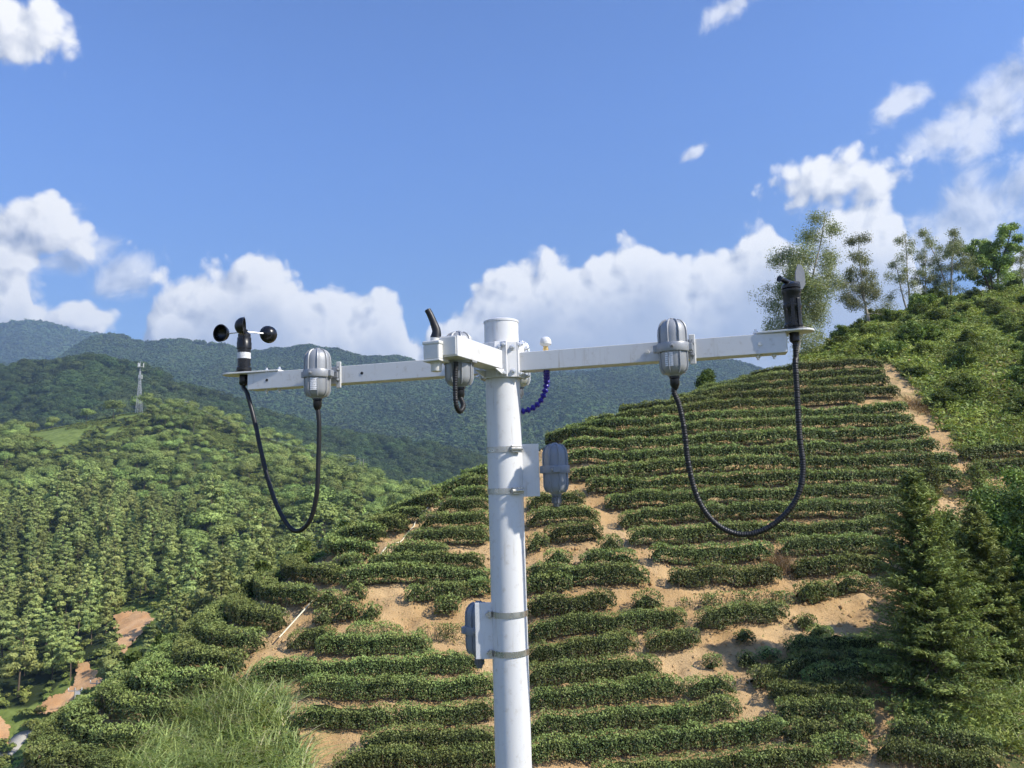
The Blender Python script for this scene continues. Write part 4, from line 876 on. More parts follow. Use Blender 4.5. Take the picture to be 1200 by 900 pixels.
# ------------------------------------------------------------------ forest trees
def crown_blob(seed, n, kind, leaf):
    """foliage for a forest tree of height 1 (unit tree, scaled on placing)"""
    r = np.random.default_rng(seed)
    if kind == 'pine':
        nl = 26; C = []; R = []
        for i in range(nl):
            f = .30 + .68 * (i + r.random()) / nl; a = i * 2.4 + r.random(); rad = .20 * (1.02 - f) ** .55 * r.uniform(.45, 1.1); C.append((math.cos(a) * rad, math.sin(a) * rad, f)); R.append(.085 * (1.25 - f) * r.uniform(.8, 1.3))
        flat = .55
    else:
        nl = 20; C = []; R = []
        for i in range(nl):
            d = unit(r.normal(size=3)); d[2] = abs(d[2]) * 1.0 - .25; q_ = d * r.uniform(.45, 1) * np.array([.27, .27, .28]); C.append((q_[0], q_[1], .60 + q_[2])); R.append(r.uniform(.09, .15))
        flat = .8
    C = np.array(C); R = np.array(R); ci = r.choice(nl, n, p=R ** 2 / (R ** 2).sum()); d = unit(r.normal(size=(n, 3)) + np.array([0, 0, .25]))
    P = C[ci] + d * (R[ci] * r.uniform(.7, 1.08, n))[:, None] * np.array([1, 1, flat]); cd = unit((P - np.array([0, 0, .55 if kind == 'broad' else .5])) * np.array([1, 1, .6 if kind == 'pine' else 1.0])); Nr = unit(d * .6 + cd * .6 + r.normal(size=(n, 3)) * .36 + np.array([0, 0, .15])); sz = leaf * r.uniform(.6, 1.4, n)
    tint = np.clip(r.normal(.4, .2, n) + .3 * r.normal(size=nl)[ci] * .6, 0, 1)
    return leaves(P, Nr, sz, sz * (.45 if kind == 'pine' else .6), r, None, .1), np.repeat(tint, 4)
def trunk_unit(seed, top, rad):
    r = np.random.default_rng(seed); segs = []; branch(r, (0, 0, -.06), np.array([0, 0, 1.]), top + .06, rad, segs, 5, .03, 0)
    for i in range(5):
        a = r.random() * 6.28; z0 = r.uniform(.35, .7); segs.append(np.array([0, 0, z0, math.cos(a) * .12, math.sin(a) * .12, z0 + .1, rad * .3, rad * .1]))
    V, Q = tubes_np(np.array(segs), 5); return V, Q
TM = {}
for kind, mt, leaf, n in (('pine', 'pine', .040, 2400), ('broad', 'broad', .042, 2400)):
    for k in range(4):
        V, t_ = crown_blob(700 + k + (50 if kind == 'broad' else 0), n, kind, leaf); cm = fast_mesh(kind + '_crown', V, leafq(n), None, {'tint': t_}); cm.materials.append(M[mt])
        V2, Q2 = trunk_unit(800 + k, .85 if kind == 'pine' else .6, .013); tm = fast_mesh(kind + '_trunk', V2, Q2); tm.materials.append(M['bark']); TM[kind, k] = (cm, tm, V, V2, Q2, t_)
def scatter(name, P, size, idx, objs, label, cat, seed=0, wide=None):
    """thousands of trees as one object: geometry-node instances on points"""
    r = np.random.default_rng(seed); n = len(P); me_ = bpy.data.meshes.new(name); me_.vertices.add(n); me_.vertices.foreach_set('co', np.asarray(P, np.float32).ravel())
    me_.attributes.new('size', 'FLOAT_VECTOR', 'POINT').data.foreach_set('vector', np.stack([size * (1 if wide is None else wide)] * 2 + [size], 1).astype(np.float32).ravel())
    me_.attributes.new('turn', 'FLOAT_VECTOR', 'POINT').data.foreach_set('vector', np.stack([r.normal(size=n) * .03, r.normal(size=n) * .03, r.uniform(0, 6.283, n)], 1).astype(np.float32).ravel())
    me_.attributes.new('pick', 'INT', 'POINT').data.foreach_set('value', np.asarray(idx, np.int32))
    o = bpy.data.objects.new(name, me_); COL.objects.link(o)
    pc = bpy.data.collections.new(name + '_kinds')
    for q_ in objs: pc.objects.link(q_)
    g = bpy.data.node_groups.new(name + '_scatter', 'GeometryNodeTree'); g.interface.new_socket('Geometry', in_out='INPUT', socket_type='NodeSocketGeometry'); g.interface.new_socket('Geometry', in_out='OUTPUT', socket_type='NodeSocketGeometry')
    nd = g.nodes; gi = nd.new('NodeGroupInput'); go = nd.new('NodeGroupOutput'); ci = nd.new('GeometryNodeCollectionInfo'); ci.inputs['Collection'].default_value = pc; ci.inputs['Separate Children'].default_value = True; ci.inputs['Reset Children'].default_value = True
    ip = nd.new('GeometryNodeInstanceOnPoints'); ip.inputs['Pick Instance'].default_value = True
    def attr(nm, ty): 
        a = nd.new('GeometryNodeInputNamedAttribute'); a.data_type = ty; a.inputs['Name'].default_value = nm; return a.outputs['Attribute']
    g.links.new(gi.outputs[0], ip.inputs['Points']); g.links.new(ci.outputs[0], ip.inputs['Instance']); g.links.new(attr('pick', 'INT'), ip.inputs['Instance Index'])
    er = nd.new('FunctionNodeEulerToRotation'); g.links.new(attr('turn', 'FLOAT_VECTOR'), er.inputs[0]); g.links.new(er.outputs[0], ip.inputs['Rotation']); g.links.new(attr('size', 'FLOAT_VECTOR'), ip.inputs['Scale'])
    g.links.new(ip.outputs[0], go.inputs[0]); md = o.modifiers.new('scatter', 'NODES'); md.node_group = g
    return tag(o, label, cat, kind='stuff')
def joined(kind, k, far=False):
    cm, tm, V, V2, Q2, t_ = TM[kind, k]; me_ = fast_mesh(kind + '_whole', np.vstack([V, V2]), np.vstack([leafq(len(V) // 4), Q2 + len(V)]), None, {'tint': np.concatenate([t_, np.zeros(len(V2))])})
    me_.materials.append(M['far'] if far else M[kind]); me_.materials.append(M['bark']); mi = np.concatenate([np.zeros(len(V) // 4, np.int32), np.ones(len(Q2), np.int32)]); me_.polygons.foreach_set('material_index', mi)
    return bpy.data.objects.new('%s_kind_%d' % (kind, k), me_)
kinds = [joined('broad', k) for k in range(4)] + [joined('pine', k) for k in range(4)]
# near wooded hill
SCARS = [[(137, 722), (150, 718), (172, 719), (183, 727), (166, 745), (152, 762), (143, 777), (138, 750)], [(92, 773), (100, 774), (124, 799), (118, 806), (101, 813), (86, 826), (66, 836), (44, 840), (46, 828), (76, 814), (90, 804)], [(-30, 848), (5, 840), (15, 852), (13, 872), (-30, 884)]]
ROADPX = [(-60, 918), (-20, 900), (8, 884), (28, 862), (58, 850), (84, 838), (110, 822)]
clear_px = CLEAR_PX[:5]
def forest_hit(u, v, y0=70., y1=430.):
    r_ = ray(u, v); r_ = r_ / r_[1]; Ys = np.arange(y0, y1, .7); g = r_[2] * Ys - forest_z(r_[0] * Ys, Ys); k = np.nonzero(g < 0)[0]; i = k[0] if len(k) else int(np.argmin(g)); y_ = Ys[i] - .7 * (g[i] / (g[i] - g[i - 1]) if len(k) and i > 0 else 0); return np.array([r_[0] * y_, y_, r_[2] * y_])
SW = [np.array([forest_hit(*q_) for q_ in sc_]) for sc_ in SCARS]
r = np.random.default_rng(77); n = 60000
X = r.uniform(-330, 80, n); Y = r.uniform(100, 430, n); Z = forest_z(X, Y); u, v = project(np.stack([X, Y, Z], 1))
pine = vnoise(X * .014, Y * .014, 5) + .55 * vnoise(X * .05, Y * .05, 6) + np.clip((v - 600) / 130, -1.0, .9) - np.clip((u - 250) / 300, 0, .6) > 0
size = np.where(pine, r.uniform(7.2, 11.5, n), r.uniform(5.6, 8.8, n)) * np.where(Y > 330, .9, 1.0)
size = np.where(r.random(n) < .15, size * .6, size) * np.exp(r.normal(size=n) * .24)
hp = size / Y * 860
ok = (u > -70) & (u < 660) & (v < 990)
for f in (0, .2, .4, .6, .8, 1.0):                    # keep banks, road and clearings in view
    vv = v - hp * f
    for sc_ in SCARS:
        for du in (-7, 0, 7): ok &= ~inside(sc_, u + du, vv)
    for (a, b), (c, d) in zip(ROADPX[:-1], ROADPX[1:]):
        t = np.clip(((u - a) * (c - a) + (vv - b) * (d - b)) / ((c - a) ** 2 + (d - b) ** 2), 0, 1); ok &= np.hypot(u - a - t * (c - a), vv - b - t * (d - b)) > 9
    for cp in clear_px: ok &= ~(inside(cp, u, vv) & (r.random(n) < .8))
ok &= ~(hill_z(X, Y) > Z - 3) | (Y > 118)
for sw in SW[:2]:
    for q_ in sw:
        for k_ in (0, 4, 8, 12): ok &= np.hypot(X - q_[0] - sun_dir.x * k_, Y - q_[1] - sun_dir.y * k_) > 3.4
lowd = (v > 590) & (u < 330)
cell = {}; sel = []
mind = np.where(pine, 4.1, 4.7) * np.exp(.35 * vnoise(X * .03, Y * .03, 88))
for i in np.nonzero(ok)[0]:
    cx, cy = int(X[i] // 5), int(Y[i] // 5); good = True
    for a in (-1, 0, 1):
        for b in (-1, 0, 1):
            for j in cell.get((cx + a, cy + b), ()):
                if (X[i] - X[j]) ** 2 + (Y[i] - Y[j]) ** 2 < mind[i] ** 2: good = False; break
            if not good: break
        if not good: break
    if good: cell.setdefault((cx, cy), []).append(i); sel.append(i)
sel = np.array(sel); X, Y, Z, u, v = X[sel], Y[sel], Z[sel], u[sel], v[sel]; n = len(sel)
pine = pine[sel]; size = size[sel]
wide = np.where(pine, r.uniform(.9, 1.25, n), r.uniform(1.1, 1.5, n)); pk = r.integers(0, 4, n)
big = size / Y * ((u > -10) & (u < 560) & (v > 470) & (v < 905)); 
# hidden behind the tea spur? then not among the individual trees
RU = np.array([p_[0] for p_ in RIDGE_PX]); RV = np.array([p_[1] for p_ in RIDGE_PX]); tu, tv = project(np.stack([X, Y, Z + size * .7], 1)); big = big * (tv < np.interp(tu, RU, RV) - 12)
order = np.argsort(-big); ind = order[:300]; ind = ind[big[ind] > 0]
for i in ind:
    kd = 'pine' if pine[i] else 'broad'; cm, tm = TM[kd, pk[i]][:2]
    cw = 'near the left edge' if u[i] < 75 else ('straight above the orange banks' if u[i] < 190 else ('left of the cable loop' if u[i] < 300 else 'right of the cable loop'))
    rw = 'high on the wooded slope' if v[i] < 640 else ('halfway up the wooded slope' if v[i] < 730 else 'at the foot of the wooded slope')
    nm = 'pine_tree' if kd == 'pine' else 'broadleaf_forest_tree'; lab = ('pine tree ' if kd == 'pine' else 'rounded broadleaf tree ') + rw + ', ' + cw
    o = thing(nm, (X[i], Y[i], Z[i]), lab, 'tree', lab.replace('tree ', 'trees ', 1)); o.scale = (size[i] * wide[i], size[i] * wide[i], size[i]); o.rotation_euler = (0, 0, r.random() * 6.28)
    mesh_obj('crown', cm, None, o); mesh_obj('trunk', tm, None, o)
rest = np.ones(n, bool); rest[ind] = False; rest = np.nonzero(rest)[0]
scatter('forest', np.stack([X, Y, Z], 1)[rest], size[rest], pk[rest] + 4 * pine[rest], kinds, 'mixed forest covering the hill across the valley', 'forest', 3, wide[rest])
# bright scrub in the clearings and along the banks
def scrub(name, n, zf, xr, yr, dmin, sz, label, seed, keepf, objs, nk=4):
    r = np.random.default_rng(seed); X = r.uniform(*xr, n); Y = r.uniform(*yr, n); Z = zf(X, Y); u, v = project(np.stack([X, Y, Z], 1)); k = keepf(X, Y, Z, u, v, r); X, Y, Z = X[k], Y[k], Z[k]
    m = len(X); return scatter(name, np.stack([X, Y, Z], 1), r.uniform(*sz, m), r.integers(0, nk, m), objs, label, 'forest', seed, r.uniform(1.0, 1.6, m))
def low_crown(seed, n, leaf, mt):
    V, t_ = crown_blob(seed, n, 'broad', leaf); V = V.copy(); V[:, 2] -= .25; me_ = fast_mesh('scrub_crown', V, leafq(n), None, {'tint': t_}); me_.materials.append(mt); return bpy.data.objects.new('scrub_kind_%d' % seed, me_)
sk = [low_crown(900 + k, 260, .12, M['fern']) for k in range(3)]
def kf(X, Y, Z, u, v, r):
    near = np.zeros(len(X), bool)
    for sc_ in SCARS: near |= inside([(a + (a - 100) * .0, b) for a, b in sc_], u, v)
    for sc_ in SCARS[:1]: near2 = inside(sc_, u, v)
    for cp in clear_px: near |= inside(cp, u, v)
    return (u > -60) & (u < 620) & ~near & ((vnoise(X * .03, Y * .03, 12) > .1) | ((u < 260) & (v > 690)))
scrub('hillside_scrub', 20000, forest_z, (-320, 60), (105, 420), 0, (1.3, 3.4), 'bright scrub between the forest trees across the valley', 12, kf, sk, 3)
sk2 = [low_crown(930 + k, 120, .16, M['fern']) for k in range(3)]
scrub('clearing_scrub', 60000, forest_z, (-300, 20), (330, 430), 0, (.5, 1.5), 'tussocks and low scrub on the hilltop clearings', 13, lambda X, Y, Z, u, v, r: (u > -60) & (u < 420) & (v < 560) & (vnoise(X * .09, Y * .09, 44) > -.25), sk2, 3)
# wooded hill behind, and the mountains
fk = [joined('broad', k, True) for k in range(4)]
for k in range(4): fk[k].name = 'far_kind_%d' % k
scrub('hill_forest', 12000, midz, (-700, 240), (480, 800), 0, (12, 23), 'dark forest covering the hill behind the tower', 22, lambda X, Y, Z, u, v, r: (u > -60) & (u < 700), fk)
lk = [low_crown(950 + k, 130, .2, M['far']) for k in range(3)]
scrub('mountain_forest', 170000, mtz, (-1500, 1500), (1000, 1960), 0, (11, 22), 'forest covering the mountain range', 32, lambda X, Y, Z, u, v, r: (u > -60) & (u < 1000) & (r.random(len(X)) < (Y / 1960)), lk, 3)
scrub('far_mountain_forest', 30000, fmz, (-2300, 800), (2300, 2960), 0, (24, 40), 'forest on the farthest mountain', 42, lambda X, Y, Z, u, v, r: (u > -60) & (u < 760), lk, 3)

# ------------------------------------------------------------------ orange earth banks, road, poles, tower
for sc_, lab in zip(SCARS, ('bare orange earth bank, upper one beside the dark trees', 'bare orange earth bank widening down to the track', 'bare orange earth bank at the left edge by the road')):
    us = np.arange(min(p_[0] for p_ in sc_) - 2, max(p_[0] for p_ in sc_) + 3, 1.2); vs = np.arange(min(p_[1] for p_ in sc_) - 2, max(p_[1] for p_ in sc_) + 3, 1.2)
    UU, VV = np.meshgrid(us, vs, indexing='ij'); In = inside(sc_, UU + .6 + 2.2 * fbm(UU * .25, VV * .25, 3, 3), VV + .6 + 2.2 * fbm(UU * .25, VV * .25, 3, 9)); Pm = np.array([[forest_hit(a, b) for b in vs] for a in us]); Pm[..., 2] += .5 + .22 * fbm(Pm[..., 0] * .3, Pm[..., 1] * .4, 3, 7); Pm[..., 1] -= .8
    ix = np.arange(Pm.shape[0] * Pm.shape[1]).reshape(Pm.shape[:2]); q_ = np.stack([ix[:-1, :-1], ix[1:, :-1], ix[1:, 1:], ix[:-1, 1:]], -1)[In[:-1, :-1]].reshape(-1, 4)
    tag(mesh_obj('earth_bank', fast_mesh('earth_bank', Pm.reshape(-1, 3), q_, None, None, True), M['red_soil']), lab, 'earth bank', kind='structure')
rp = spline([forest_hit(a, b) for a, b in ROADPX], 40); rp[:, 2] += .35; d = np.gradient(rp, axis=0); nn = unit(np.stack([-d[:, 1], d[:, 0], 0 * d[:, 0]], 1))
V = np.vstack([rp - nn * 1.3, rp + nn * 1.3, rp - nn * 1.3 - [0, 0, 1.4], rp + nn * 1.3 - [0, 0, 1.4]]); m = len(rp); a = np.arange(m - 1)
q_ = np.vstack([np.stack([a, a + 1, a + 1 + m, a + m], 1), np.stack([a + 2 * m, a + 1 + 2 * m, a + 1, a], 1), np.stack([a + m, a + 1 + m, a + 1 + 3 * m, a + 3 * m], 1)])
tag(mesh_obj('road', fast_mesh('road', V, q_), M['concrete']), 'pale concrete road at the valley foot, lower left', 'road', kind='structure')
def utility_pole(u, vb, vt, label, arm=True, Yv=None):
    p = forest_hit(u, vb) if Yv is None else at(u, vb, Yv); h = hgt(p, vt, u); o = thing('utility_pole', p - [0, 0, .3], label, 'utility pole', 'utility poles in the valley')
    MB().cyl(p - [0, 0, .3], p + [0, 0, h], .15, 8, .11).build('post', M['concrete'], o)
    if arm:
        MB().box(p + [0, 0, h - .5], (1, 0, 0), (0, 1, 0), (0, 0, 1), 1.1, .05, .06).build('crossarm', M['galv'], o)
        for dx in (-1.1, 0, 1.1): MB().lathe(p + [dx, 0, h - .4], (0, 0, 1), [(.06, 0), (.12, .12), (.06, .2), (.1, .3), (.04, .42)], 8).build('insulator', M['cream'], o)
    return p + [0, 0, h]
pa = utility_pole(87, 836, 806, 'utility pole with crossarm standing before the lower orange bank'); pb = utility_pole(113, 818, 797, 'utility pole at the right foot of the lower orange bank')
ps = at(91, 812, pa[1]); MB().box(ps, (1, 0, 0), (0, 1, 0), (0, 0, 1), .4, .05, .28).build('pole_sign', M['white'])
tag(bpy.data.objects['pole_sign'], 'small white sign plate on the utility pole by the orange bank', 'sign')
h1 = utility_pole(422, 556, 537, 'left post of the twin power poles on the wooded shoulder', False, 372.); h2 = utility_pole(426, 556, 537.5, 'right post of the twin power poles on the wooded shoulder', False, 373.); h0 = utility_pole(219, 492, 470, 'power pole on the hilltop right of the lattice tower', True, 402.)
def wire(name, a, b, sag, rad, label):
    t = np.linspace(0, 1, 40)[:, None]; P = a + (b - a) * t; P[:, 2] -= 4 * sag * (t * (1 - t))[:, 0]; o = MB().tube(P, rad, 5).build(name, M['galv']); tag(o, label, 'power line')
wire('power_line', h0 + [0, 0, -.2], h1 + [0, 0, -.2], 5.0, .05, 'sagging power line from the hilltop pole to the twin poles')
# lattice mast on the hilltop
tb = at(163, 476, 405.); tb[2] = float(forest_z(tb[0], tb[1])); th_ = hgt(tb, 427); T0 = thing('lattice_tower', tb, 'tall lattice telecom tower on the wooded hilltop', 'tower')
def leg_at(k, f): w = 1.5 * (1 - f) ** 1.3 + .35; a = math.pi / 4 + k * math.pi / 2; return tb + np.array([math.cos(a) * w, math.sin(a) * w, th_ * f * .86])
for k in range(4): MB().tube([leg_at(k, f) for f in np.linspace(0, 1, 9)], .10, 6).build('leg', M['galv'], T0)
for i in range(9):
    f0, f1 = i / 9, (i + 1) / 9; mb = MB()
    for k in range(4): mb.cyl(leg_at(k, f0), leg_at((k + 1) % 4, f1), .04, 5); mb.cyl(leg_at((k + 1) % 4, f0), leg_at(k, f1), .04, 5); mb.cyl(leg_at(k, f1), leg_at((k + 1) % 4, f1), .04, 5)
    mb.build('brace', M['galv'], T0)
MB().cyl(tb + [0, 0, th_ * .84], tb + [0, 0, th_ * 1.06], .12, 6).build('spire', M['galv'], T0)
for f, w in ((.74, 1.0), (.98, 1.6)):
    MB().lathe(tb + [0, 0, th_ * f - .9], (0, 0, 1), [(w, 0), (w, .12)], 12).build('platform', M['galv'], T0)
    for k in range(3 if f > .9 else 2): a = k * 2.1 + .4; MB().box(tb + [math.cos(a) * w, math.sin(a) * w, th_ * f], (math.cos(a), math.sin(a), 0), (-math.sin(a), math.cos(a), 0), (0, 0, 1), .16, .36, 1.1).build('antenna', M['white'], T0)
# ------------------------------------------------------------------ hoses on the tea slope
for lab, px in (('long pale hose lying up the dirt track, upper one', [(443, 661), (447, 652), (456, 642), (470, 632), (482, 622), (490, 611), (502, 599)]), ('short straight pale pipe on the lower dirt track', [(327, 757), (340, 744), (352, 731), (366, 715)])):
    P = spline([ground(*q_) for q_ in px], 40); P[:, 2] = hill_z(P[:, 0], P[:, 1]) + .05
    if 'straight' in lab: P = P[0] + (P[-1] - P[0]) * np.linspace(0, 1, 24)[:, None] + np.array([0, 0, .12])
    P = np.vstack([P[:1]] * 2 + [P] + [P[-1:]] * 2) if False else P
    tag(MB().tube(P, .026, 7).build('hose', M['hose']), lab, 'hose')

# ------------------------------------------------------------------ weather station mast
D_, H_, X0, AL = 1.678, .2496, -.0202, .2858
UP = np.array([0, 0, 1.]); B = np.array([math.cos(AL), -math.sin(AL), 0]); NF = np.array([-math.sin(AL), -math.cos(AL), 0])
C0 = np.array([X0, D_, H_]); LL, LR = .6388, .5918
def on_face(u, v, off=.02):
    """point where the ray meets the vertical plane 'off' in front of the bar's axis"""
    r_ = ray(u, v); return r_ * (((C0 + NF * off) @ NF) / (r_ @ NF))
def bar_s(u, off=.02):
    return (on_face(u, 420, off) - C0) @ B
gz = float(hill_z(X0, D_)); POLE_R = .038
ptop = at(587, 377, D_)[2]
mast = thing('weather_mast', (X0, D_, gz), 'white tubular weather station mast with three horizontal arms', 'mast')
pole = MB().lathe((X0, D_, gz - .3), UP, [(POLE_R, 0), (POLE_R, ptop - gz + .3 - .004), (POLE_R - .001, ptop - gz + .3 - .003)], 64).build('pole', M['white'], mast)
MB().lathe((X0, D_, ptop - .004), UP, [(POLE_R + .0012, 0), (POLE_R + .0012, .004), (POLE_R - .004, .0065)], 64).build('cap', M['white'], pole)
MB().lathe((X0, D_, gz - .02), UP, [(.11, 0), (.11, .03), (.05, .035), (.045, .06)], 32).build('foot_plate', M['galv'], mast)
def hexbolt(p, ax, r=.0055, h=.005, parent=None, mt='alu_bright'):
    p = np.asarray(p, float); ax = np.asarray(ax, float); return MB().lathe(p, ax, [(r * 1.35, 0), (r * 1.35, .0012)], 16).lathe(p + ax * .0012, ax, [(r, 0), (r, h * .8), (r * .8, h)], 6).lathe(p + ax * (h + .0012), ax, [(r * .55, 0), (r * .55, .004)], 10).build('bolt', M[mt], parent, smooth=False)
def arm(p0, d, L, caps=True):
    """square tube 40 x 40 with a slightly turned-in lower lip"""
    side = np.cross(d, UP); mb = MB().box(p0 + d * L / 2, d, side, UP, L / 2, .02, .02); return mb.build('arm', M['white'], mast, .0009)
FD = np.array([-math.sin(.40), -math.cos(.40), 0]); FS = np.cross(FD, UP)
arm_l = arm(C0 - B * .040, -B, LL - .040); arm_r = arm(C0 + B * .040, B, LR - .040)
FH = C0 + UP * .003
arm_f = arm(FH + FD * .040, FD, .215)
arm_l['label'] = 'left arm'; arm_r['label'] = 'right arm'; arm_f['label'] = 'short arm towards the viewer'
MB().box(FH + FD * .2562, FD, FS, UP, .0012, .0175, .0175).build('end_cap', M['cream'], arm_f, .001)
MB().box(C0 + B * (LR + .001), B, NF, UP, .001, .0175, .0175).build('end_cap', M['cream'], arm_r, .0005)
# clamp collar: sleeve, two bent halves with a flange joint facing the viewer's right, gussets
cz0, cz1 = -.034, .043
col_o = MB().lathe(C0 + UP * cz0, UP, [(POLE_R + .0005, 0), (POLE_R + .0045, 0), (POLE_R + .0045, cz1 - cz0), (POLE_R + .0005, cz1 - cz0)], 48, False).build('collar', M['white'], mast)
fd = unit(NF * .80 + B * .42); fs = np.cross(fd, UP)
zc = C0 + UP * (cz0 + cz1) / 2; hz_ = (cz1 - cz0) / 2
for sgn in (-1, 1):
    MB().box(zc + fd * (POLE_R + .006) + fs * sgn * .0130, fs, fd, UP, .0118, .0022, hz_).build('flange', M['white'], col_o, .0008)
    for dz in (-.026, .026): hexbolt(zc + fd * (POLE_R + .0084) + fs * sgn * .0150 + UP * dz, fd, .0048, .005, col_o)
for d, nm in ((-B, 'l'), (B, 'r'), (FD, 'f')):
    if nm != 'f':
        for sgn in (-1, 1):
            for dz in (-.027, .036): hexbolt(C0 + d * .0457 + np.cross(d, UP) * sgn * .0245 + UP * dz, d, .004, .005, col_o)
        MB().box(C0 + d * .043 + UP * .0045, np.cross(d, UP), d, UP, .030, .0025, hz_).build('mount_plate', M['white'], col_o, .0008); continue
    MB().box(C0 + d * .043 + UP * .0045, np.cross(d, UP), d, UP, .030, .0025, hz_).build('mount_plate', M['white'], col_o, .0008)
    s_ = np.cross(d, UP)
    for sgn in (-1, 1):
        a0 = C0 + d * .046 + s_ * sgn * .021 - UP * .032; v_ = [a0, a0 + d * .045 + UP * .011, a0 + UP * .014]; v_ += [q_ + s_ * sgn * .003 for q_ in v_]
        g_ = MB(); g_.add(v_, [(0, 1, 2), (5, 4, 3), (0, 3, 4, 1), (1, 4, 5, 2), (2, 5, 3, 0)]); g_.build('gusset', M['white'], col_o, smooth=False)
        for dz in (-.027, .036): hexbolt(C0 + d * .0457 + s_ * sgn * .0245 + UP * dz, d, .004, .005, col_o)
for s in (bar_s(313), bar_s(424)): MB().lathe(C0 - B * -s + NF * .0201, NF, [(.0035, 0), (.0035, .0006)], 14).build('hole', M['black'], arm_l)
for s in (bar_s(759), bar_s(892)): MB().lathe(C0 + B * s + NF * .0201, NF, [(.0042, 0), (.0038, .0015)], 14).build('plug', M['cream'], arm_r)
for s, a_ in ((bar_s(307), arm_l), (bar_s(322), arm_l), (bar_s(889), arm_r), (bar_s(908), arm_r)): hexbolt(C0 + B * s - UP * .0202, -UP, .0045, .004, a_)
for s, a_ in ((bar_s(307), arm_l), (bar_s(322), arm_l), (bar_s(888), arm_r)): hexbolt(C0 + B * s + UP * .0243, UP, .0045, .004, a_)
def end_plate(s0, s1, a_, rnd=.03):
    """rounded strip plate lying on the arm, its outer end a half disc"""
    zt = .0203; out_ = 1 if s1 > s0 else -1; pts = [(s0, -rnd * .72), (s0, rnd * .72)]; n_ = 14
    arc = [(s1 - out_ * rnd + out_ * rnd * math.cos(t), rnd * math.sin(t)) for t in np.linspace(math.pi / 2, -math.pi / 2, n_)]
    ring = pts + arc; V = [C0 + B * a + NF * b + UP * z for z in (zt, zt + .004) for a, b in ring]; m_ = len(ring); mb = MB()
    mb.add(V, [tuple(range(m_)), tuple(range(2 * m_ - 1, m_ - 1, -1))] + [(i, (i + 1) % m_, m_ + (i + 1) % m_, m_ + i) for i in range(m_)]); return mb.build('end_plate', M['cream'], a_, .0008)
sa = bar_s(286, 0); sv = bar_s(933, 0)
end_plate(bar_s(332, 0), bar_s(264, 0), arm_l); end_plate(bar_s(888, 0), bar_s(957, 0), arm_r)
# pole bands and side plates
def band(v, parent_label, tail):
    z = at(595, v, D_)[2]; o = MB().lathe((X0, D_, z - .006), UP, [(POLE_R + .0004, 0), (POLE_R + .0016, 0), (POLE_R + .0016, .012), (POLE_R + .0004, .012)], 56, False).build('band', M['steel'], mast)
    d = unit(NF * .75 + B * tail); s_ = np.cross(d, UP); p_ = np.array([X0, D_, z]) + d * (POLE_R + .005)
    MB().box(p_, s_, d, UP, .012, .0035, .0075).build('clamp_housing', M['steel'], o, .001); MB().cyl(p_ - s_ * .012 + d * .005, p_ + s_ * .017 + d * .005, .0038, 10).build('clamp_screw', M['steel'], o); return z
zb1, zb2 = band(527, '', .95), band(575, '', .95); zb3, zb4 = band(718, '', -1.6), band(763, '', -1.6)
def ray_plane_y(u, v, y): return at(u, v, y)
pu = [ray_plane_y(609, 551, D_ - .004), ray_plane_y(632, 551, D_ - .004)]
MB().box((pu[0] + pu[1]) / 2 - [.012, 0, 0], (1, 0, 0), (0, 1, 0), UP, (pu[1][0] - pu[0][0]) / 2 + .012, .0016, .0565).build('side_plate', M['white'], mast, .0006)
pl = [ray_plane_y(557, 739, D_ - .012), ray_plane_y(578, 739, D_ - .012)]
MB().box((pl[0] + pl[1]) / 2 + [.012, 0, 0], (1, 0, 0), (0, 1, 0), UP, (pl[1][0] - pl[0][0]) / 2 + .012, .0016, .0575).build('side_plate', M['white'], mast, .0006)

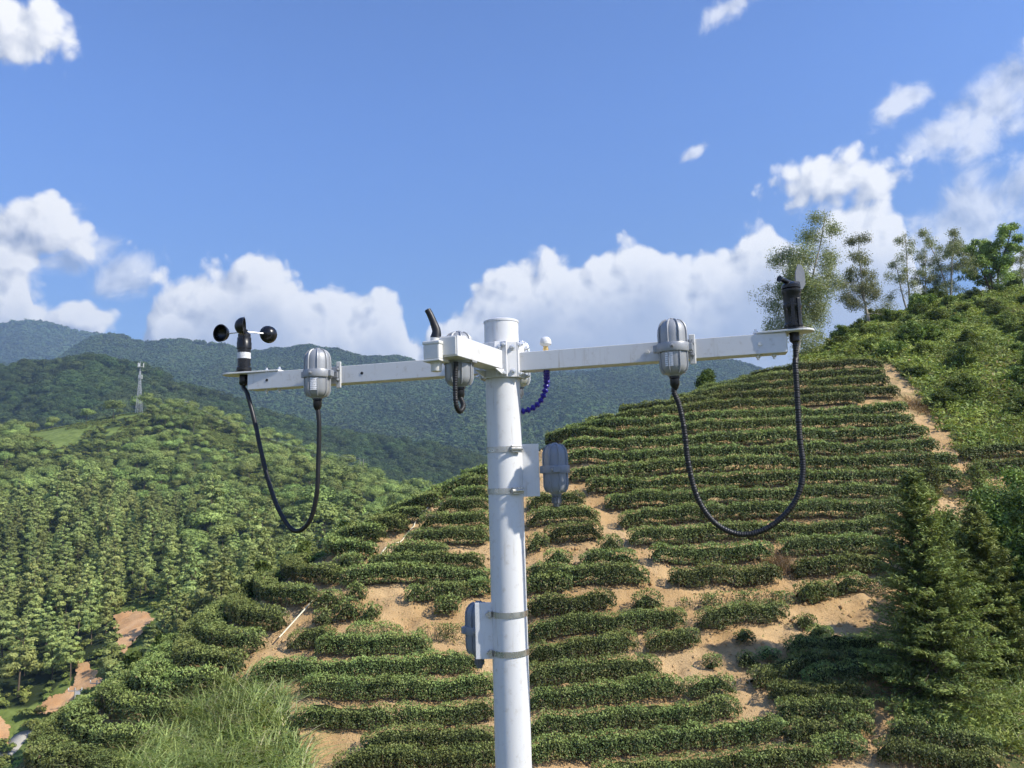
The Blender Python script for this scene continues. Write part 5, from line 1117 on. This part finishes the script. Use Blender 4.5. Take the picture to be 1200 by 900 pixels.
# ------------------------------------------------------------------ instruments
GS = 'cast sensor housings on the mast'
def housing(p, label, out, scale=1.0, gland='black', shell='alu', plate=True, sticker=True, tilt=0.0):
    """bullet-shaped ribbed housing, centre ring at p; 'out' points from its mount towards it"""
    k = scale; out = np.asarray(out, float); s_ = np.cross(out, UP); o = thing('sensor_housing', p - UP * .056 * k, label, 'sensor housing', GS)
    dome = [(.0285, .008), (.0285, .030), (.0275, .040), (.0245, .048), (.019, .0545), (.011, .058), (.0, .059)]
    up_ = MB().lathe(p, UP, [(r_ * k, z * k) for r_, z in dome], 28, False); up_.lathe(p + UP * .057 * k, UP, [(.0075 * k, 0), (.0075 * k, .003 * k), (.005 * k, .005 * k)], 12)
    sh = up_.build('upper_shell', M[shell], o)
    mb = MB()
    for j in range(8):
        a = j * math.pi / 4 + .25; d = np.array([math.cos(a), math.sin(a), 0]); t_ = np.array([-math.sin(a), math.cos(a), 0])
        path = [p + d * (r_ + .0012) * k + UP * z * k for r_, z in dome[:-1]]; mb.tube(path, .0022 * k, 6)
    mb.build('rib', M[shell], sh)
    MB().lathe(p, UP, [(.029 * k, -.009 * k), (.0325 * k, -.009 * k), (.0335 * k, -.006 * k), (.0335 * k, .006 * k), (.0325 * k, .009 * k), (.0285 * k, .009 * k)], 32, False).build('ring', M[shell], o)
    low_ = [(.0285, -.008), (.0285, -.038), (.0262, -.046), (.021, -.0525), (.0135, -.0555), (.0125, -.058)]
    lo = MB().lathe(p, UP, [(r_ * k, z * k) for r_, z in low_], 28, True).build('lower_shell', M[shell], o)
    mb = MB()
    for j in range(8):
        a = j * math.pi / 4 + .25; d = np.array([math.cos(a), math.sin(a), 0]); mb.tube([p + d * (r_ + .0008) * k + UP * z * k for r_, z in low_[:4]], .0018 * k, 6)
    mb.build('rib', M[shell], lo)
    if sticker:
        ca = math.atan2(-p[1], -p[0]) - .30; mb = MB(); V = []; n_ = 8
        for z in (-.011, -.040):
            for j in range(n_): a = ca - .28 + .56 * j / (n_ - 1); V.append(p + np.array([math.cos(a), math.sin(a), 0]) * .0300 * k + UP * z * k)
        mb.add(V, [(j, j + 1, n_ + j + 1, n_ + j) for j in range(n_ - 1)]); mb.build('label_sticker', M['sticker'], o)
    for sgn in (-1, 1):      # ears with screws
        e = p + s_ * sgn * .034 * k; MB().box(e, s_, out, UP, .0055 * k, .0075 * k, .0075 * k).build('ear', M[shell], o, .0015 * k)
    hexbolt(p + np.array([0, -1., 0]) * .0335 * k - np.array([.008, 0, 0]), (0, -1, 0), .003 * k, .003, o, 'alu')
    MB().box(p - out * .027 * k, s_, out, UP, .011 * k, .010 * k, .0085 * k).build('bracket', M[shell], o, .001)
    if plate:
        q_ = p - out * .0335 * k + s_ * plate * .037 * k; MB().box(q_, s_, out, UP, .0062, .002, .031).build('slot_plate', M['cream'], o, .0018)
        MB().box(q_ + out * .0021, s_, out, UP, .0016, .0006, .020).build('slot', M['alu'], o)
        MB().box(p - out * .030 * k + s_ * plate * .022 * k, s_, out, UP, .014, .0022, .007).build('bracket', M[shell], o, .0008)
        hexbolt(q_ + out * .002 - UP * .012, out, .0035, .004, o, 'alu'); hexbolt(q_ + out * .002 + UP * .012, out, .0035, .004, o, 'alu')
    g = M['black'] if gland == 'black' else M['grey_plastic']; b0 = p - UP * .058 * k
    gl = MB().lathe(b0, -UP, [(.0105, 0), (.0105, .004), (.0085, .005), (.0095, .006), (.0095, .017), (.0075, .021), (.006, .026)], 16).build('gland', g, o)
    if gland == 'grey':
        mb = MB()
        for j in range(10): a = j * .628; mb.box(b0 - UP * .0125 + np.array([math.cos(a), math.sin(a), 0]) * .0097, (math.cos(a), math.sin(a), 0), (-math.sin(a), math.cos(a), 0), UP, .0008, .0012, .006)
        mb.build('grip', g, gl)
    return b0 - UP * .024
hl = on_face(372, 438.5, .054); hr = on_face(788.5, 408, .054)
gl_ = housing(hl, 'silver sensor housing on the left arm', NF, .98, plate=-1); gr_ = housing(hr, 'silver sensor housing on the right arm', NF, .98, plate=-1)
pm = at(651, 550, D_ - .002); housing(pm, 'grey sensor housing on the plate right of the pole', (1, 0, 0), .93, 'grey', 'shaded_alu', 0, False)
pm2 = at(561, 737, D_ + .035); housing(pm2, 'grey sensor housing behind the plate low on the left of the pole', unit(np.array([-.3, 1., 0])), .95, 'grey', 'shaded_alu', 0, False)
pf = FH + FD * .150 - FS * .054; pf = at(538, 422, pf[1]); gf_ = housing(pf, 'grey sensor housing tucked behind the short front arm', -FS if FS[0] > 0 else FS, .95, 'black', 'alu', 0, False)
pbk = at(607.5, 427, D_ + .10); housing(pbk, 'pale sensor housing half hidden behind the pole head', (0, 1, 0), .93, 'grey', 'alu_bright', 0, False)

def conduit(name, pts, rad, label, rib=True, n=150, thin_from=None):
    P = spline(pts, n); o = None; seg = np.linalg.norm(np.diff(P, axis=0), axis=1); s_ = np.concatenate([[0], np.cumsum(seg)]); m_ = int(s_[-1] / (.0016 if rib else .006)); t_ = np.linspace(0, s_[-1], m_)
    Q = np.stack([np.interp(t_, s_, P[:, i]) for i in range(3)], 1); rr_ = rad * (1 + (.10 * np.sign(np.sin(np.arange(m_) * math.pi / 1.5)) if rib else 0)) * np.ones(m_)
    if thin_from is not None: rr_ = np.where(t_ < thin_from, rad * .55, rr_)
    o = MB().tube(Q, rr_, 12).build(name, M['rubber'], angle=80); return tag(o, label, 'cable', 'black cables hanging from the arms')
lz = .054
conduit('cable', [C0 + B * sa + UP * .006, C0 + B * sa - UP * .012] + [on_face(u_, v_, o_) for u_, v_, o_ in ((290, 462, .01), (300, 500, .015), (304, 520, .02), (315, 565, .028), (328, 600, .036), (345, 622, .044), (362, 612, .05), (371, 580, lz), (373, 540, lz), (374, 500, lz), (373, 484, lz))] + [gl_ + UP * .004], .0052, 'black cable looping from the cup anemometer to the left sensor housing', False)
conduit('cable', [C0 + B * sv + UP * .006, C0 + B * sv - UP * .03] + [on_face(u_, v_, o_) for u_, v_, o_ in ((932, 425, .01), (934, 460, .015), (937, 510, .02), (941, 548, .025), (936, 578, .032), (920, 603, .038), (893, 622, .044), (865, 626, .048), (838, 613, .052), (818, 585, lz), (807, 545, lz), (802, 505, lz), (796, 475, lz), (790, 460, lz))] + [gr_ + UP * .004], .0054, 'black ribbed cable looping from the wind vane to the right sensor housing', True)
fc = [at(534.5, 424, pf[1] - .043)] + [at(u_, v_, pf[1] - .043) for u_, v_ in ((533.5, 440), (533.5, 460), (535, 476))] + [at(539, 482, pf[1] - .03), at(543, 475, pf[1] - .012)] + [gf_ + UP * .006]
conduit('cable', fc, .0048, 'short black cable under the front arm', True)

# cup anemometer on the left plate
pa_ = C0 + B * sa + UP * .0243; sc_ = 2.05e-3
an = thing('cup_anemometer', pa_, 'black three-cup anemometer on the end of the left arm', 'anemometer')
pr = [(.0165, 0), (.0175, .004), (.0175, .012), (.0155, .014), (.0155, .060), (.0175, .062), (.0175, .078), (.0165, .080), (.0165, .090), (.0150, .092), (.0150, .1005), (.011, .104)]
MB().lathe(pa_, UP, [(.022, 0), (.022, .003), (.0165, .004)], 28).build('base', M['black'], an, .0005)
bd_ = MB().lathe(pa_ + UP * .003, UP, [(a, b * .94) for a, b in pr], 32).build('body', M['black'], an)
MB().lathe(pa_ + UP * .036, UP, [(.01575, 0), (.01575, .015)], 32, False).build('label_sticker', M['sticker'], bd_)
MB().lathe(pa_ + UP * .0075, UP, [(.0182, 0), (.0182, .0035)], 28, True).build('clamp_ring', M['black'], bd_)
MB().lathe(pa_ - UP * .030, UP, [(.008, 0), (.0105, .004), (.0105, .022), (.009, .026)], 16).build('gland', M['black'], an)
hub = pa_ + UP * .104
MB().lathe(hub - UP * .004, UP, [(.008, 0), (.008, .008), (.004, .011)], 16).build('hub', M['black'], an)
for i, a0 in enumerate((-.10, 2.25, 3.72)):
    a1 = math.radians((39, 159, 279)[i]); d = np.array([math.cos(a1), math.sin(a1), 0]); L_ = .065; c_ = hub + d * L_ + UP * .001; face = -np.cross(UP, d)      # cups open along the turning direction
    MB().cyl(hub, hub + d * (L_ - .018), .0017, 8).build('cup_arm', M['alu_bright'], an)
    cp = []; R_c = .0215; n_ = 10; th_in = [(math.sin(t) * R_c, (1 - math.cos(t)) * R_c) for t in np.linspace(.02, math.pi / 2, n_)]
    prof = th_in + [(R_c + .001, R_c + .0008), (R_c - .0008, R_c + .0008)] + [(max(r_ - .0014, .0005), z + .0014) for r_, z in th_in[::-1]]
    MB().lathe(c_ + face * R_c * .5, -face, prof, 28, False).build('cup', M['black'], an, angle=70)
# wind vane on the right plate
pv = C0 + B * sv + UP * .0243
wv = thing('wind_vane', pv, 'black wind vane with a grey tail fin on the end of the right arm', 'wind vane')
MB().lathe(pv, UP, [(.030, 0), (.030, .003), (.020, .0035)], 28).build('base', M['black'], wv, .0005)
MB().lathe(pv + UP * .003, UP, [(.0165, 0), (.018, .003), (.018, .010), (.0165, .012), (.0165, .040), (.0178, .042), (.0178, .050), (.0168, .051), (.0168, .070), (.0188, .073), (.0188, .080), (.016, .083)], 32).build('body', M['black'], wv)
for a in (-1.9, -1.2): MB().box(pv + np.array([math.cos(a), math.sin(a), 0]) * .0172 + UP * .035, (math.cos(a), math.sin(a), 0), (-math.sin(a), math.cos(a), 0), UP, .0022, .0035, .028).build('rib', M['black'], wv, .0008)
MB().lathe(pv - UP * .024, UP, [(.006, 0), (.0095, .003), (.0095, .020), (.008, .024)], 16).build('gland', M['black'], wv)
hd_ = pv + UP * .086; vd = unit(np.array([-.82, -.50, 0])); vs_ = np.cross(vd, UP)
MB().lathe(hd_, UP, [(.0185, 0), (.0185, .006), (.014, .010), (.010, .012)], 28).build('head', M['black'], wv)
MB().tube([hd_ + UP * .010, hd_ + vd * .014 + UP * .0135, hd_ + vd * .026 + UP * .016, hd_ + vd * .033 + UP * .0165], [.0055, .005, .0045, .0065], 12).build('nose', M['black'], wv)
MB().tube([hd_ + UP * .010, hd_ - vd * .012 + UP * .012, hd_ - vd * .024 + UP * .014], [.005, .0045, .004], 10).build('tail_boom', M['black'], wv)
f0 = hd_ - vd * .012 + UP * .004
oc_ = [(.002, .000), (.022, -.003), (.033, .010), (.033, .036), (.025, .049), (.014, .049), (.004, .030)]; V = [f0 - vd * a + UP * b + vs_ * t for t in (-.0012, .0012) for a, b in oc_]; mf = MB(); n_ = len(oc_)
mf.add(V, [tuple(range(n_)), tuple(range(2 * n_ - 1, n_ - 1, -1))] + [(i, (i + 1) % n_, n_ + (i + 1) % n_, n_ + i) for i in range(n_)]); mf.build('fin', M['grey_plastic'], wv, .0005)
# white dome antenna with blue jointed tube
pd = C0 + B * bar_s(640, 0) + UP * .0202
gd = thing('dome_antenna', pd, 'small white dome sensor on a brass stem on the right arm', 'dome sensor')
MB().lathe(pd, UP, [(.0055, 0), (.0055, .004), (.0062, .0045), (.0062, .008), (.005, .009), (.005, .013)], 12).build('stem', M['brass'], gd)
MB().lathe(pd + UP * .012, UP, [(.006, 0), (.0105, .003), (.0128, .005), (.0128, .0095), (.0122, .010)], 28).build('skirt', M['cream'], gd)
MB().lathe(pd + UP * .022, UP, [(.0124, 0), (.0118, .004), (.0095, .008), (.006, .0105), (.0, .0118)], 28, False).build('dome', M['white'], gd)
bt = spline([pd - UP * .042] + [at(u_, v_, D_ + .01) for u_, v_ in ((640.5, 448), (637.5, 462), (631, 473), (622, 479.5), (612, 482))] + [np.array([X0 + .012, D_ + .015, at(605, 482, D_)[2]])], 90)
bl = thing('jointed_tube', bt[0], 'blue ball-jointed flexible tube hanging under the dome sensor', 'flexible tube')
seg = np.linalg.norm(np.diff(bt, axis=0), axis=1); s_ = np.concatenate([[0], np.cumsum(seg)]); m_ = int(s_[-1] / .0118)
for i in range(m_):
    t0 = i * .0118; p_ = np.array([np.interp(t0, s_, bt[:, j]) for j in range(3)]); p2 = np.array([np.interp(t0 + .0118, s_, bt[:, j]) for j in range(3)])
    MB().lathe(p_, p2 - p_, [(.0034, 0), (.0062, .0014), (.0074, .0042), (.0066, .0070), (.0040, .0084), (.0034, .0118)], 14).build('segment', M['blue'], bl)
MB().cyl(pd - UP * .046, pd - UP * .040, .006, 14).build('collar', M['blue'], bl)
# white junction box with black elbow on the front arm
jb = at(511, 412.5, (FH + FD * .235)[1] - .004); jx = FS; bxo = thing('junction_box', jb - UP * .019, 'white plastic box with a black rubber elbow on the front arm', 'junction box')
MB().box(jb - UP * .002, FS, FD, UP, .0175, .020, .0155).build('case', M['cream'], bxo, .003)
MB().box(jb + UP * .0155, FS, FD, UP, .0188, .0213, .0035).build('lid', M['cream'], bxo, .002)
MB().box(jb - UP * .0185, FS, FD, UP, .0182, .0207, .0018).build('base_rim', M['cream'], bxo, .001)
MB().lathe(jb - UP * .038, UP, [(.0095, 0), (.0105, .002), (.0105, .014), (.012, .0145), (.012, .018)], 20).build('socket', M['cream'], bxo)
MB().lathe(jb + UP * .019, UP, [(.0125, 0), (.0125, .003), (.0105, .0035), (.0105, .009)], 24).build('neck', M['cream'], bxo)
e0 = jb + UP * .027; ep = [e0, at(511.5, 388, jb[1]), at(508.5, 379, jb[1]), at(504.5, 369.5, jb[1]), at(501, 363, jb[1])]
MB().tube(spline(ep, 24), np.interp(np.linspace(0, 1, len(spline(ep, 24))), [0, .25, .6, 1], [.0108, .0085, .0068, .0062]), 18).build('elbow', M['rubber'], bxo, angle=60)

# ------------------------------------------------------------------ the air
bx0, bx1, by0, by1, bz0, bz1 = -3800, 3800, -600, 3600, -69, 760
hv = [(x, y, z) for x in (bx0, bx1) for y in (by0, by1) for z in (bz0, bz1)]
hz = mesh_obj('haze', fast_mesh('haze', hv, [(0, 1, 3, 2), (4, 6, 7, 5), (0, 4, 5, 1), (2, 3, 7, 6), (0, 2, 6, 4), (1, 5, 7, 3)]), None)
m = bpy.data.materials.new('haze_air'); m.use_nodes = True; m.node_tree.nodes.clear(); NH = NT(m.node_tree)
vol = NH.n('ShaderNodeVolumePrincipled'); vol.inputs['Color'].default_value = (.48, .70, 1.0, 1); vol.inputs['Density'].default_value = 0.00019; vol.inputs['Anisotropy'].default_value = .1
oh = NH.n('ShaderNodeOutputMaterial'); NH.put(oh.inputs['Volume'], vol.outputs[0]); hz.data.materials.append(m); tag(hz, 'pale blue haze filling the valley air', 'haze', kind='stuff')
